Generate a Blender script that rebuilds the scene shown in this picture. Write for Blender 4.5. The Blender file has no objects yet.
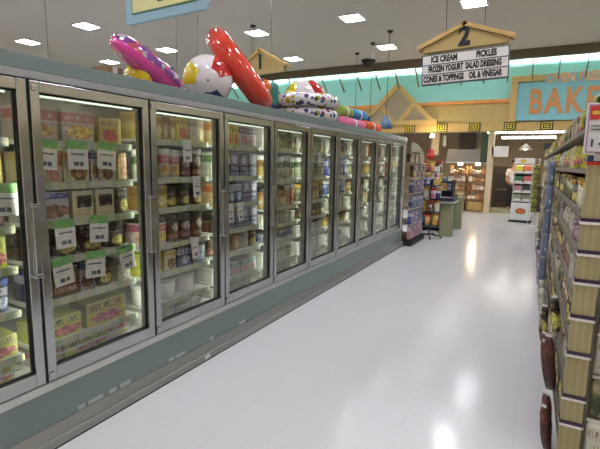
import bpy, bmesh, math, random
from mathutils import Vector, Matrix
random.seed(7)
S = bpy.context.scene
C = S.collection
PI = math.pi

# ---------------------------------------------------------------- materials
def srgb(r, g, b):
    f = lambda c: c / 12.92 if c <= .04045 else ((c + .055) / 1.055) ** 2.4
    return (f(r), f(g), f(b), 1.0)

def mat(name, col, rough=.5, metal=0.0, spec=.5, coat=0.0, trans=0.0, alpha=1.0, emit=None, es=0.0):
    m = bpy.data.materials.new(name); m.use_nodes = True
    b = m.node_tree.nodes['Principled BSDF']
    b.inputs['Base Color'].default_value = srgb(*col)
    b.inputs['Roughness'].default_value = rough
    b.inputs['Metallic'].default_value = metal
    b.inputs['Specular IOR Level'].default_value = spec
    b.inputs['Coat Weight'].default_value = coat
    b.inputs['Transmission Weight'].default_value = trans
    if emit:
        b.inputs['Emission Color'].default_value = srgb(*emit)
        b.inputs['Emission Strength'].default_value = es
    return m

class NB:
    """small node-expression builder"""
    def __init__(s, m):
        s.t = m.node_tree; s.n = s.t.nodes; s.l = s.t.links
    def math(s, op, a, b=None, c=None):
        nd = s.n.new('ShaderNodeMath'); nd.operation = op
        for i, v in enumerate((a, b, c)):
            if v is None: continue
            if isinstance(v, (int, float)): nd.inputs[i].default_value = v
            else: s.l.new(v, nd.inputs[i])
        return nd.outputs[0]
    def mix(s, f, a, b):
        nd = s.n.new('ShaderNodeMix'); nd.data_type = 'RGBA'
        for i, v in ((0, f), (6, a), (7, b)):
            if isinstance(v, (tuple, float, int)): nd.inputs[i].default_value = v
            else: s.l.new(v, nd.inputs[i])
        return nd.outputs[2]
    def between(s, x, a, b):
        return s.math('MULTIPLY', s.math('GREATER_THAN', x, a), s.math('LESS_THAN', x, b))
    def coord(s, kind='Generated'):
        tc = s.n.new('ShaderNodeTexCoord'); sp = s.n.new('ShaderNodeSeparateXYZ')
        s.l.new(tc.outputs[kind], sp.inputs[0])
        return tc.outputs[kind], sp.outputs[0], sp.outputs[1], sp.outputs[2]
    def noise(s, vec, scale, detail=2.0):
        nd = s.n.new('ShaderNodeTexNoise'); nd.inputs['Scale'].default_value = scale; nd.inputs['Detail'].default_value = detail
        s.l.new(vec, nd.inputs['Vector']); return nd.outputs['Fac']
    def mapping(s, vec, sc):
        nd = s.n.new('ShaderNodeMapping'); nd.inputs['Scale'].default_value = sc
        s.l.new(vec, nd.inputs['Vector']); return nd.outputs[0]
    def base(s, col):
        s.l.new(col, s.n['Principled BSDF'].inputs['Base Color'])
    def bump(s, h, st=.2, d=.01):
        nd = s.n.new('ShaderNodeBump'); nd.inputs['Strength'].default_value = st; nd.inputs['Distance'].default_value = d
        s.l.new(h, nd.inputs['Height']); s.l.new(nd.outputs[0], s.n['Principled BSDF'].inputs['Normal'])

def print_mat(name, base, band, pic, text=(.1, .1, .1), band_z=(.62, .9), pic_c=(.55, .33), pic_r=(.34, .22), rect=False, rough=.4):
    """printed packaging: a coloured band with a title in it and a picture below"""
    m = mat(name, base, rough); nb = NB(m)
    vec, x, y, z = nb.coord()
    oi = nb.n.new('ShaderNodeObjectInfo'); rnd = oi.outputs['Random']
    n1 = nb.noise(nb.mapping(vec, (1, 1, 1)), 7)
    col = srgb(*base)
    bf = nb.between(z, *band_z)
    col = nb.mix(bf, col, srgb(*band))
    cy = nb.math('ADD', pic_c[0] - .1, nb.math('MULTIPLY', rnd, .2))
    if rect:
        pf = nb.math('MULTIPLY', nb.math('LESS_THAN', nb.math('ABSOLUTE', nb.math('SUBTRACT', y, cy)), pic_r[0]), nb.between(z, pic_c[1] - pic_r[1], pic_c[1] + pic_r[1]))
    else:
        ex = nb.math('POWER', nb.math('ABSOLUTE', nb.math('DIVIDE', nb.math('SUBTRACT', y, cy), pic_r[0])), 2.0)
        ez = nb.math('POWER', nb.math('ABSOLUTE', nb.math('DIVIDE', nb.math('SUBTRACT', z, pic_c[1]), pic_r[1])), 2.0)
        d = nb.math('ADD', nb.math('ADD', ex, ez), nb.math('MULTIPLY', nb.math('SUBTRACT', n1, .5), 1.6))
        pf = nb.math('LESS_THAN', d, 1.0)
    col = nb.mix(pf, col, nb.mix(nb.math('GREATER_THAN', n1, .52), srgb(*pic), srgb(*[min(1, c * 1.5 + .08) for c in pic])))
    tn = nb.noise(nb.mapping(vec, (1, 26, 3)), 1.0, 1.0)
    tz = nb.between(z, band_z[0] + .07, band_z[1] - .07)
    tf = nb.math('MULTIPLY', nb.math('MULTIPLY', nb.math('GREATER_THAN', tn, .52), tz), nb.between(y, .1, .9))
    col = nb.mix(tf, col, srgb(*text))
    hs = nb.n.new('ShaderNodeHueSaturation')
    nb.l.new(col, hs.inputs['Color'])
    nb.l.new(nb.math('ADD', .58, nb.math('MULTIPLY', rnd, .3)), hs.inputs['Value']); hs.inputs['Saturation'].default_value = .90
    nb.l.new(nb.math('ADD', .48, nb.math('MULTIPLY', rnd, .04)), hs.inputs['Hue'])
    nb.base(hs.outputs[0])
    return m

def wood_mat(name, c1, c2, sc=(30, 30, 2), rough=.55):
    m = mat(name, c1, rough); nb = NB(m)
    vec, x, y, z = nb.coord('Object')
    n = nb.noise(nb.mapping(vec, sc), 1.0, 4)
    nb.base(nb.mix(n, srgb(*c1), srgb(*c2)))
    return m

M = {}
M['alu'] = mat('brushed_aluminium', (.80, .82, .82), .15, .95)
M['alu_soft'] = mat('satin_aluminium', (.84, .84, .82), .33, .9)
M['chrome'] = mat('chrome', (.85, .85, .86), .08, 1.0)
M['grey_green'] = mat('grey_green_enamel', (.43, .49, .48), .32)
M['white_enamel'] = mat('white_enamel', (.82, .83, .80), .35)
M['liner'] = mat('freezer_liner', (.80, .81, .78), .5)
M['mullion'] = mat('mullion_grey', (.55, .56, .53), .4)
M['black'] = mat('black_rubber', (.03, .03, .03), .5)
M['bumper'] = mat('bumper_metal', (.58, .59, .57), .42, .55)
M['rail_grey'] = mat('rail_grey', (.78, .80, .74), .4)
rl = M['rail_grey']; nb = NB(rl); vec, x, y, z = nb.coord('Object')
k1 = nb.noise(nb.mapping(vec, (0, 16, 0)), 1.0, 0)
nb.base(nb.mix(nb.math('GREATER_THAN', k1, .56), nb.mix(nb.math('LESS_THAN', k1, .40), srgb(.72, .74, .69), srgb(.62, .70, .50)), srgb(.76, .75, .58)))
M['wire'] = mat('white_wire', (.80, .81, .78), .4)
M['tube'] = mat('fluorescent_tube', (1, 1, 1), .4, emit=(.97, 1.0, .95), es=11.5)
M['header_tube'] = mat('header_tube', (1, 1, 1), .4, emit=(.93, 1.0, .93), es=1.3)
M['white'] = mat('white_paint', (.88, .88, .87), .5)
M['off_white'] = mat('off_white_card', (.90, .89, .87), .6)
M['sill'] = mat('sill_grey', (.60, .61, .59), .4, .5)
M['reflection_patch'] = mat('painted_reflection', (.66, .68, .68), .35)  # pale colour for reflections painted on the freezer base panel
M['tag_green'] = mat('tag_green', (.47, .70, .40), .5)
M['tag_orange'] = mat('tag_orange', (.85, .45, .2), .5)
M['ink'] = mat('black_ink', (.05, .05, .06), .5)
M['slate'] = mat('slate_frame', (.28, .36, .40), .5)
M['diffuser'] = mat('light_diffuser', (1, 1, 1), .5, emit=(.98, .97, 1.0), es=56.0)
M['strip'] = mat('bakery_tube', (1, 1, 1), .5, emit=(1, .97, .92), es=14.0)
M['cove'] = mat('cove_tube', (1, 1, 1), .5, emit=(.93, 1.0, .97), es=800.0)
M['teal'] = mat('teal_paint', (.60, .85, .84), .6)
M['teal_sign'] = mat('teal_sign', (.50, .74, .77), .55)
M['brown_beam'] = mat('brown_beam', (.36, .31, .22), .6)
M['wood'] = wood_mat('pale_wood', (.78, .67, .42), (.68, .56, .32), (14, 14, 3))
M['wood_panel'] = wood_mat('beadboard_wood', (.74, .66, .42), (.66, .57, .33), (22, 22, .6))
M['wood_orange'] = wood_mat('orange_wood', (.86, .58, .27), (.80, .52, .22), (3, 14, 14))
M['wood_sign'] = wood_mat('sign_wood', (.70, .62, .40), (.64, .55, .33), (16, 16, 1.2))
M['letter_orange'] = mat('letter_orange', (.76, .52, .28), .5)
M['peach'] = mat('letter_peach', (.86, .66, .5), .5)
M['gable_grey'] = mat('gable_grey', (.60, .56, .46), .7)
M['yellow'] = mat('yellow_paint', (.80, .73, .22), .5)
M['cable'] = mat('dark_cable', (.16, .16, .16), .5)
M['wire_thin'] = mat('thin_wire', (.33, .32, .31), .5)
M['blue_shade'] = mat('blue_shade', (.32, .45, .56), .35)
M['sage'] = mat('sage_laminate', (.60, .61, .47), .5)
M['dark'] = mat('dark_plastic', (.10, .10, .11), .45)
M['brown_dark'] = mat('dark_brown', (.20, .15, .11), .6)
M['brown_wood'] = wood_mat('rack_wood', (.62, .48, .32), (.50, .37, .22), (20, 20, 3))
M['steel'] = mat('steel_hood', (.58, .57, .54), .38, .6)
M['beige_wall'] = mat('beige_wall', (.80, .74, .62), .7)
M['taupe_wall'] = mat('taupe_wall', (.68, .61, .51), .7)
M['green_post'] = mat('green_post', (.16, .26, .17), .5)
M['purple'] = mat('purple_band', (.20, .13, .22), .4)
M['red'] = mat('red_print', (.74, .20, .15), .5)
M['orange_print'] = mat('orange_print', (.80, .42, .12), .5)
M['navy'] = mat('navy_print', (.16, .22, .40), .5)
M['cardboard'] = mat('cardboard', (.56, .45, .30), .7)
M['skin'] = mat('skin', (.72, .52, .42), .5)
M['hair'] = mat('dark_hair', (.10, .08, .07), .5)
M['shirt'] = mat('white_shirt', (.86, .86, .88), .7)
M['trousers'] = mat('dark_trousers', (.10, .10, .12), .7)
M['pale_blue'] = mat('pale_blue_border', (.56, .70, .76), .5)
M['cream_yellow'] = mat('cream_yellow', (.86, .84, .60), .5)
M['sign_green'] = mat('sign_green', (.25, .45, .35), .5)
M['gond_dull'] = mat('gondola_dull_rail', (.44, .41, .35), .6)
M['arch'] = mat('arch_cream', (.66, .64, .56), .6)
M['gond_shelf'] = mat('gondola_shelf', (.50, .48, .43), .5)
M['shelf_grey'] = mat('shelf_grey', (.72, .71, .66), .45)
M['gond'] = mat('gondola_beige', (.66, .64, .56), .5)

# floor: glossy white vinyl tiles with faint joints
fm = mat('vinyl_tile_floor', (.84, .845, .86), .15, spec=.36); nb = NB(fm)
vec, x, y, z = nb.coord('Object')
br = nb.n.new('ShaderNodeTexBrick'); nb.l.new(vec, br.inputs['Vector'])
br.offset = 0; br.inputs['Scale'].default_value = 1.0
br.inputs['Brick Width'].default_value = .305; br.inputs['Row Height'].default_value = .305
br.inputs['Mortar Size'].default_value = .0025; br.inputs['Mortar Smooth'].default_value = .4
br.inputs['Color1'].default_value = srgb(.875, .88, .89); br.inputs['Color2'].default_value = srgb(.88, .885, .895); br.inputs['Mortar'].default_value = srgb(.845, .85, .86)
n2 = nb.noise(vec, 1.3, 4)
nb.base(nb.mix(nb.math('MULTIPLY', n2, .10), br.outputs['Color'], srgb(.66, .66, .66)))
nb.l.new(nb.math('ADD', .11, nb.math('MULTIPLY', n2, .12)), nb.n['Principled BSDF'].inputs['Roughness'])
nb.bump(nb.noise(vec, 5, 2), .05, .01)
M['floor'] = fm
# ceiling: pale tiles
cm = mat('ceiling_tile', (.9, .88, .85), .8); nb = NB(cm)
vec, x, y, z = nb.coord('Object')
br = nb.n.new('ShaderNodeTexBrick'); nb.l.new(vec, br.inputs['Vector']); br.offset = 0
br.inputs['Scale'].default_value = 1.0; br.inputs['Brick Width'].default_value = .61; br.inputs['Row Height'].default_value = 1.22
br.inputs['Mortar Size'].default_value = .006
for k, c in (('Color1', (.80, .785, .75)), ('Color2', (.795, .78, .745)), ('Mortar', (.785, .77, .735))): br.inputs[k].default_value = srgb(*c)
nb.base(br.outputs['Color']); M['ceiling'] = cm
# thin clear glass
g = bpy.data.materials.new('clear_glass'); g.use_nodes = True
t = g.node_tree; t.nodes.clear()
o = t.nodes.new('ShaderNodeOutputMaterial'); mx = t.nodes.new('ShaderNodeMixShader'); tr = t.nodes.new('ShaderNodeBsdfTransparent'); gl = t.nodes.new('ShaderNodeBsdfGlossy'); fr = t.nodes.new('ShaderNodeFresnel')
tr.inputs[0].default_value = (.965, .975, .965, 1); gl.inputs['Roughness'].default_value = .01; g_nb = NB.__new__(NB); g_nb.t = t; g_nb.n = t.nodes; g_nb.l = t.links
t.nodes.remove(fr); fr = t.nodes.new('ShaderNodeLayerWeight'); fr.inputs[0].default_value = .5
fac_ = g_nb.math('ADD', .13, g_nb.math('MULTIPLY', .8, g_nb.math('POWER', fr.outputs['Facing'], 5.0)))
t.links.new(fac_, mx.inputs[0]); t.links.new(tr.outputs[0], mx.inputs[1]); t.links.new(gl.outputs[0], mx.inputs[2]); t.links.new(mx.outputs[0], o.inputs[0])
M['glass'] = g
# ribbed beige board of the shelf upright
rm = mat('ribbed_beige_board', (.66, .60, .42), .6); nb = NB(rm)
vec, x, y, z = nb.coord('Object')
w = nb.math('SINE', nb.math('MULTIPLY', x, 2 * PI / .032))
nb.base(nb.mix(nb.math('MULTIPLY', nb.math('ADD', w, 1), .5), srgb(.60, .56, .40), srgb(.64, .60, .43))); nb.bump(w, .3, .002)
M['ribbed'] = rm
# inflatable vinyls
def vinyl(name, col, trans=.25, rough=.12):
    return mat(name, col, rough, coat=.5, trans=trans)
M['pink_vinyl'] = vinyl('pink_vinyl', (.95, .30, .66), .1)
M['red_vinyl'] = vinyl('red_vinyl', (.86, .27, .20), .1)
M['white_vinyl'] = vinyl('white_vinyl', (.92, .90, .90), .1)
M['yellow_vinyl'] = vinyl('yellow_vinyl', (.86, .78, .10), .1)
M['navy_vinyl'] = vinyl('navy_vinyl', (.12, .16, .36), .05)
M['crimson_vinyl'] = vinyl('crimson_vinyl', (.72, .14, .14), .05)
M['clear_vinyl'] = vinyl('clear_vinyl', (.92, .90, .92), .7)
pm = vinyl('purple_marbled_vinyl', (.6, .4, .7), .35); nb = NB(pm); vec, x, y, z = nb.coord('Object')
nb.base(nb.mix(nb.math('GREATER_THAN', nb.noise(vec, 14, 2), .5), srgb(.55, .30, .66), nb.mix(nb.math('GREATER_THAN', nb.noise(vec, 9, 1), .55), srgb(.82, .80, .86), srgb(.85, .40, .45)))); M['marble_vinyl'] = pm
def spot_mat(name, cols):
    m = vinyl(name, (.92, .91, .92), .1); nb = NB(m); vec, x, y, z = nb.coord('Object')
    v = nb.n.new('ShaderNodeTexVoronoi'); v.inputs['Scale'].default_value = 15; nb.l.new(vec, v.inputs['Vector'])
    sp = nb.n.new('ShaderNodeSeparateColor'); nb.l.new(v.outputs['Color'], sp.inputs[0])
    r = nb.n.new('ShaderNodeValToRGB'); r.color_ramp.interpolation = 'CONSTANT'
    e = r.color_ramp.elements
    for i, c in enumerate(cols):
        el = e[i] if i < 2 else e.new(i / len(cols))
        el.position = i / len(cols); el.color = srgb(*c)
    nb.l.new(sp.outputs[0], r.inputs[0])
    nb.base(nb.mix(nb.math('LESS_THAN', v.outputs['Distance'], .46), srgb(.92, .91, .92), r.outputs[0])); return m
M['spots'] = spot_mat('spotted_vinyl', [(.62, .66, .12), (.35, .25, .50), (.25, .42, .60), (.55, .20, .45), (.30, .30, .32), (.75, .65, .15)])
M['pail_white'] = mat('pail_white', (.93, .92, .88), .45)
M['lid_white'] = mat('lid_white', (.86, .86, .84), .4)
M['lid_dark'] = mat('lid_dark', (.16, .12, .10), .4)
M['lid_blue'] = mat('lid_blue', (.2, .3, .6), .4)
M['lid_gold'] = mat('lid_gold', (.75, .6, .25), .4)
M['lid_red'] = mat('lid_red', (.65, .15, .15), .4)

# colourways: key -> (spoken colours, material)
W = {}
def way(key, spoken, **k): W[key] = (spoken, print_mat('print_' + key, **k))
way('wpink', 'white-and-pink', base=(.90, .82, .78), band=(.80, .34, .40), pic=(.85, .60, .18), text=(.95, .92, .9), pic_r=(.42, .2))
way('yred', 'yellow-and-red', base=(.88, .80, .14), band=(.86, .75, .1), pic=(.78, .22, .16), text=(.20, .12, .08))
way('ygreen', 'yellow-green', base=(.88, .88, .14), band=(.84, .82, .3), pic=(.72, .30, .30), text=(.3, .35, .08), band_z=(.55, .95), pic_c=(.6, .3), pic_r=(.4, .2))
way('cream', 'cream-and-brown', base=(.86, .80, .64), band=(.84, .70, .36), pic=(.42, .24, .12), text=(.3, .2, .12), band_z=(.72, .95), pic_r=(.36, .26))
way('bluew', 'white-and-blue', base=(.80, .78, .78), band=(.24, .32, .62), pic=(.40, .20, .12), text=(.88, .88, .9), band_z=(.76, .97), pic_r=(.45, .22))
way('window', 'cream dark-windowed', base=(.84, .80, .62), band=(.84, .80, .62), pic=(.10, .08, .07), text=(.8, .2, .3), band_z=(.05, .22), pic_c=(.5, .6), pic_r=(.36, .22), rect=True)
way('brown', 'dark brown', base=(.34, .25, .17), band=(.13, .10, .08), pic=(.72, .60, .26), text=(.75, .65, .45), pic_r=(.4, .25))
way('darkred', 'brown-and-red', base=(.38, .26, .2), band=(.55, .18, .14), pic=(.70, .62, .5), text=(.85, .8, .7), band_z=(.1, .4), pic_c=(.5, .68), pic_r=(.3, .2))
way('greenw', 'white-and-green', base=(.82, .84, .74), band=(.34, .52, .24), pic=(.62, .64, .3), text=(.9, .92, .85))
way('gold', 'gold', base=(.76, .62, .18), band=(.66, .50, .12), pic=(.88, .82, .5), text=(.25, .18, .05), pic_r=(.3, .25))
way('purple', 'white-and-purple', base=(.80, .74, .78), band=(.42, .24, .44), pic=(.64, .36, .46), text=(.9, .86, .9))
way('greyblue', 'grey-blue', base=(.56, .58, .66), band=(.24, .26, .46), pic=(.78, .78, .80), text=(.85, .85, .88), band_z=(.2, .5), pic_c=(.5, .72), pic_r=(.3, .18))
way('navy', 'navy', base=(.22, .26, .48), band=(.80, .80, .84), pic=(.55, .6, .75), text=(.15, .18, .4))
way('plain', 'plain white', base=(.86, .85, .78), band=(.82, .80, .72), pic=(.74, .68, .55), text=(.5, .4, .3), pic_r=(.3, .2))
way('rainbow', 'white rainbow-printed', base=(.84, .86, .78), band=(.45, .75, .72), pic=(.85, .50, .40), text=(.9, .85, .4))
way('blue', 'blue', base=(.26, .36, .68), band=(.80, .80, .88), pic=(.85, .85, .88), text=(.2, .25, .6), pic_r=(.3, .2))
way('orange', 'orange-and-cream', base=(.84, .72, .46), band=(.82, .46, .14), pic=(.60, .32, .14), text=(.95, .9, .75))
way('mauve', 'white-and-mauve', base=(.78, .74, .73), band=(.48, .34, .42), pic=(.62, .48, .52), text=(.9, .88, .9), pic_r=(.25, .3))
way('rust', 'dark rust-brown', base=(.34, .17, .13), band=(.44, .20, .14), pic=(.24, .13, .10), text=(.6, .45, .35))
way('bluest', 'blue', base=(.55, .62, .74), band=(.52, .59, .70), pic=(.56, .62, .72), text=(.60, .66, .76), pic_r=(.2, .1))
way('limeg', 'lime-and-black', base=(.70, .72, .20), band=(.14, .14, .10), pic=(.2, .2, .12), text=(.8, .8, .3), band_z=(.4, .62), pic_c=(.5, .8), pic_r=(.2, .1))
way('pinkp', 'pink', base=(.80, .56, .62), band=(.86, .80, .82), pic=(.62, .30, .42), text=(.6, .2, .35))
way('olive', 'olive-green', base=(.42, .44, .26), band=(.62, .60, .36), pic=(.22, .26, .14), text=(.85, .84, .7))

# ---------------------------------------------------------------- mesh helpers
def nbm(): return bmesh.new()
def bx(bm, x0, x1, y0, y1, z0, z1, bev=0.0, mi=0):
    r = bmesh.ops.create_cube(bm, size=1.0)
    vs = r['verts']
    for v in vs: v.co = Vector(((x0 + x1) / 2 + v.co.x * (x1 - x0), (y0 + y1) / 2 + v.co.y * (y1 - y0), (z0 + z1) / 2 + v.co.z * (z1 - z0)))
    fs = {f for v in vs for f in v.link_faces}
    for f in fs: f.material_index = mi
    if bev > 0:
        es = list({e for v in vs for e in v.link_edges})
        bmesh.ops.bevel(bm, geom=es, offset=bev, segments=2, profile=.6, affect='EDGES')
    return bm
def lathe(bm, prof, cx=0, cy=0, z=0, n=20, mi=0):
    """prof: (radius, height) list, closed onto the axis where radius is 0"""
    rings = []
    for r, h in prof:
        if r < 1e-6: rings.append([bm.verts.new((cx, cy, z + h))])
        else: rings.append([bm.verts.new((cx + r * math.cos(2 * PI * i / n), cy + r * math.sin(2 * PI * i / n), z + h)) for i in range(n)])
    for a, b in zip(rings, rings[1:]):
        for i in range(n):
            j = (i + 1) % n
            if len(a) == 1 and len(b) == 1: continue
            if len(a) == 1: f = bm.faces.new((a[0], b[j], b[i]))
            elif len(b) == 1: f = bm.faces.new((a[i], a[j], b[0]))
            else: f = bm.faces.new((a[i], a[j], b[j], b[i]))
            f.smooth = True; f.material_index = mi
    return bm
def tube(bm, pts, r, n=8, mi=0):
    pts = [Vector(p) for p in pts]; rings = []
    for i, p in enumerate(pts):
        d = (pts[min(i + 1, len(pts) - 1)] - pts[max(i - 1, 0)]).normalized()
        u = d.cross(Vector((0, 0, 1)));
        if u.length < 1e-3: u = d.cross(Vector((1, 0, 0)))
        u.normalize(); v = d.cross(u)
        rings.append([bm.verts.new(p + r * (math.cos(2 * PI * k / n) * u + math.sin(2 * PI * k / n) * v)) for k in range(n)])
    for a, b in zip(rings, rings[1:]):
        for k in range(n):
            f = bm.faces.new((a[k], a[(k + 1) % n], b[(k + 1) % n], b[k])); f.smooth = True; f.material_index = mi
    bm.faces.new(rings[0][::-1]); bm.faces.new(rings[-1])
    return bm
def prism(bm, pts, axis, a, b, mi=0):
    """polygon pts extruded along axis ('x': pts are (y,z), 'y': (x,z), 'z': (x,y))"""
    def P(p, t): return {'x': (t, p[0], p[1]), 'y': (p[0], t, p[1]), 'z': (p[0], p[1], t)}[axis]
    A = [bm.verts.new(P(p, a)) for p in pts]; B = [bm.verts.new(P(p, b)) for p in pts]
    fs = [bm.faces.new(A), bm.faces.new(B[::-1])]
    n = len(pts)
    for i in range(n): fs.append(bm.faces.new((A[i], B[i], B[(i + 1) % n], A[(i + 1) % n])))
    for f in fs: f.material_index = mi
    return bm
def torus(bm, R, r, n=48, m=16, mi=0, wr=0.0, mi_top=None):
    V = []
    for i in range(n):
        a = 2 * PI * i / n; row = []
        for j in range(m):
            b = 2 * PI * j / m
            rr = r * (1 + wr * math.sin(a * 24) * max(0, -math.cos(b)))
            row.append(bm.verts.new(((R + rr * math.cos(b)) * math.cos(a), (R + rr * math.cos(b)) * math.sin(a), rr * math.sin(b))))
        V.append(row)
    for i in range(n):
        for j in range(m):
            f = bm.faces.new((V[i][j], V[(i + 1) % n][j], V[(i + 1) % n][(j + 1) % m], V[i][(j + 1) % m])); f.smooth = True
            f.material_index = mi_top if (mi_top is not None and j < m // 2) else mi
    return bm
WL = {}
def mesh_of(name, bm, mats):
    bmesh.ops.recalc_face_normals(bm, faces=bm.faces)
    me = bpy.data.meshes.new(name); bm.to_mesh(me); bm.free()
    for m in (mats if isinstance(mats, (list, tuple)) else [mats]): me.materials.append(m)
    return me
def obj(name, bm, mats, parent=None):
    """link one mesh object built in world coordinates (or in a rotated thing's local ones)"""
    o = bpy.data.objects.new(name, bm if isinstance(bm, bpy.types.Mesh) else mesh_of(name, bm, mats)); C.objects.link(o)
    if parent is not None:
        o.parent = parent; o.location = -WL.get(parent.name, Vector()); WL[o.name] = Vector()
    return o
def tag(o, label, cat, group=None, kind=None):
    o['label'] = label; o['category'] = cat
    if group: o['group'] = group
    if kind: o['kind'] = kind
    return o
def thing(name, loc, label, cat, group=None, local=False):
    o = bpy.data.objects.new(name, None); C.objects.link(o); o.location = loc; o.empty_display_size = .1
    WL[o.name] = Vector() if local else Vector(loc)
    return tag(o, label, cat, group)
def solo(name, bm, mats, label, cat, group=None):
    return tag(obj(name, bm, mats), label, cat, group)
def struct(name, bm, mats, parent=None):
    o = obj(name, bm, mats, parent)
    if parent is None: o['kind'] = 'structure'
    return o
def cp(o, name=None):
    c = o.copy(); C.objects.link(c)
    for ch in o.children:
        d = ch.copy(); C.objects.link(d); d.parent = c
        for g2 in ch.children:
            e = g2.copy(); C.objects.link(e); e.parent = d
    return c
def text(name, body, size, loc, m, parent, sx=1.0, bold=0.0, align='CENTER', rot=(PI / 2, 0, 0), ext=.003, sp=1.0):
    cu = bpy.data.curves.new(name, 'FONT'); cu.body = body; cu.size = size; cu.align_x = align; cu.align_y = 'CENTER'
    cu.extrude = ext; cu.offset = bold; cu.materials.append(m); cu.resolution_u = 3; cu.space_character = sp
    tmp = bpy.data.objects.new(name + '_outline', cu)
    me = bpy.data.meshes.new_from_object(tmp); bpy.data.objects.remove(tmp)
    o = bpy.data.objects.new(name, me); C.objects.link(o); o.parent = parent
    o.location = Vector(loc) - WL.get(parent.name, Vector()); o.rotation_euler = rot; o.scale = (sx, 1, 1)
    return o
ONES = 'zeroth first second third fourth fifth sixth seventh eighth ninth tenth eleventh twelfth thirteenth fourteenth fifteenth sixteenth seventeenth eighteenth nineteenth'.split()
def ordw(n):
    if n < 20: return ONES[n]
    t, u = divmod(n, 10); base = ['', '', 'twent', 'thirt', 'fort', 'fift', 'sixt', 'sevent', 'eight', 'ninet'][t]
    return base + 'ieth' if u == 0 else base + 'y-' + ONES[u]

# ---------------------------------------------------------------- setting
CZ = 4.8
struct('floor', bx(nbm(), -16, 5, -5, 21, -.1, 0), M['floor'])
struct('ceiling', bx(nbm(), -16, 5, -5, 14.2, CZ, CZ + .1), M['ceiling'])
struct('wall_left', bx(nbm(), -16.2, -16, -5, 21, 0, 6), M['beige_wall'])
struct('wall_right', bx(nbm(), 5, 5.2, -5, 21, 0, 6), M['beige_wall'])
struct('wall_front', bx(nbm(), -16, 5, -5.2, -5, 0, 6), M['beige_wall'])
struct('wall_back', bx(nbm(), -16, 5, 20, 20.2, 0, 6), M['taupe_wall'])
struct('ceiling_beam', bx(nbm(), -16, 5, 14.2, 14.32, 4.55, 5.6), M['brown_beam'])
struct('ceiling_cove', bx(nbm(), -16, 5, 14.32, 15.5, 5.5, 5.6), M['white'])
struct('wall_teal', bx(nbm(), -16, 5, 15.36, 15.5, 2.63, 5.5), M['teal'])
struct('ceiling_bakery', bx(nbm(), -16, 5, 15.5, 20, 2.95, 3.05), M['taupe_wall'])
b = nbm(); bx(b, -16, 5, 15.22, 15.36, 2.63, 3.50); struct('wall_facade', b, M['wood_panel'])
b = nbm(); bx(b, -16, -.93, 15.14, 15.36, 3.50, 3.60, .01); struct('trim_1', b, M['wood_orange'])
b = nbm(); bx(b, -16, 5, 15.14, 15.22, 2.63, 2.90, .008); struct('trim_2', b, M['wood'])
# angled struts from the beam to the teal wall
for k in range(30):
    xx = -15.6 + k * .662
    if xx > 4.5: break
    b = nbm(); d = Vector((0, .72, -.62))
    prism(b, [(14.30, 4.62), (14.36, 4.62), (15.02, 4.10), (14.96, 4.06)], 'x', xx - .014, xx + .014)
    tag(obj('ceiling_strut', b, M['brown_beam']), 'slim slanted brace under the brown beam in front of the teal wall', 'brace', 'slanted braces along the teal wall')['kind'] = 'structure'
for x0, x1 in ((-15.5, -8.2), (-8, -.8), (-.6, 4.6)):
    t_ = thing('cove_light', ((x0 + x1) / 2, 14.55, 5.2), 'fluorescent cove light hidden above the beam washing the teal wall', 'light', 'cove lights over the teal wall')
    obj('housing', bx(nbm(), x0, x1, 14.40, 14.62, 5.02, 5.06), M['white'], t_)
    obj('tube', tube(nbm(), [(x0 + .05, 14.52, 5.10), (x1 - .05, 14.52, 5.10)], .025), M['cove'], t_)

# ceiling troffers
LX = [(-12.97, 7.75), (-10.08, 7.49), (-12.98, 10.47), (-9.98, 10.08), (-6.57, 9.76), (-7.1, 12.6), (-3.96, 9.7), (-4.0, 12.42), (-1.41, 9.87), (-1.3, 12.5), (1.4, 9.9), (3.6, 9.9), (1.4, 12.5),
      (-13, 5), (-10, 4.8), (-7, 4.4), (-4.1, 6.6), (-1.45, 7.1), (1.4, 7.1), (-4.1, 4), (-1.45, 4.3), (1.4, 4.3), (-4.1, 1.4), (-1.45, 1.5), (1.4, 1.5), (-7.1, 1.4), (-10, 1.4), (-4.1, -1.4), (-1.45, -1.4), (1.4, -1.4), (-7.1, -1.4), (3.8, 1.5), (3.8, 4.3), (3.8, 7.1)]
proto = None
names = {6: 'square recessed ceiling light nearest above the freezer run', 8: 'square recessed ceiling light above the aisle two sign', 7: 'square recessed ceiling light just in front of the brown beam beside the cords',
         0: 'square recessed ceiling light at the far upper left of the photo', 1: 'square recessed ceiling light beside the blue-bordered hanging sign', 2: 'square recessed ceiling light low above the cardboard boxes',
         3: 'square recessed ceiling light above the pink swim ring', 4: 'square recessed ceiling light above the red swim ring', 5: 'square recessed ceiling light above the aisle one sign'}
for i, (lx, ly) in enumerate(LX):
    if proto is None:
        proto = thing('ceiling_light', (0, 0, 0), 'x', 'light', 'recessed ceiling lights', local=True)
        b = nbm()
        for a in ((-.30, .30, -.30, -.255), (-.30, .30, .255, .30), (-.30, -.255, -.255, .255), (.255, .30, -.255, .255)): bx(b, *a, -.012, .0)
        obj('frame', b, M['white'], proto)
        obj('diffuser', bx(nbm(), -.255, .255, -.255, .255, -.006, -.001), M['diffuser'], proto)
        c = proto
    else: c = cp(proto)
    c.location = (lx, ly, CZ)
    c['label'] = names.get(i, 'square recessed ceiling light outside the photo, nearer the camera')
    if i == 9: c['label'] = 'square recessed ceiling light hidden behind the aisle two sign'
    if i < 13: c.scale = (.86, .86, 1)
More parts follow.
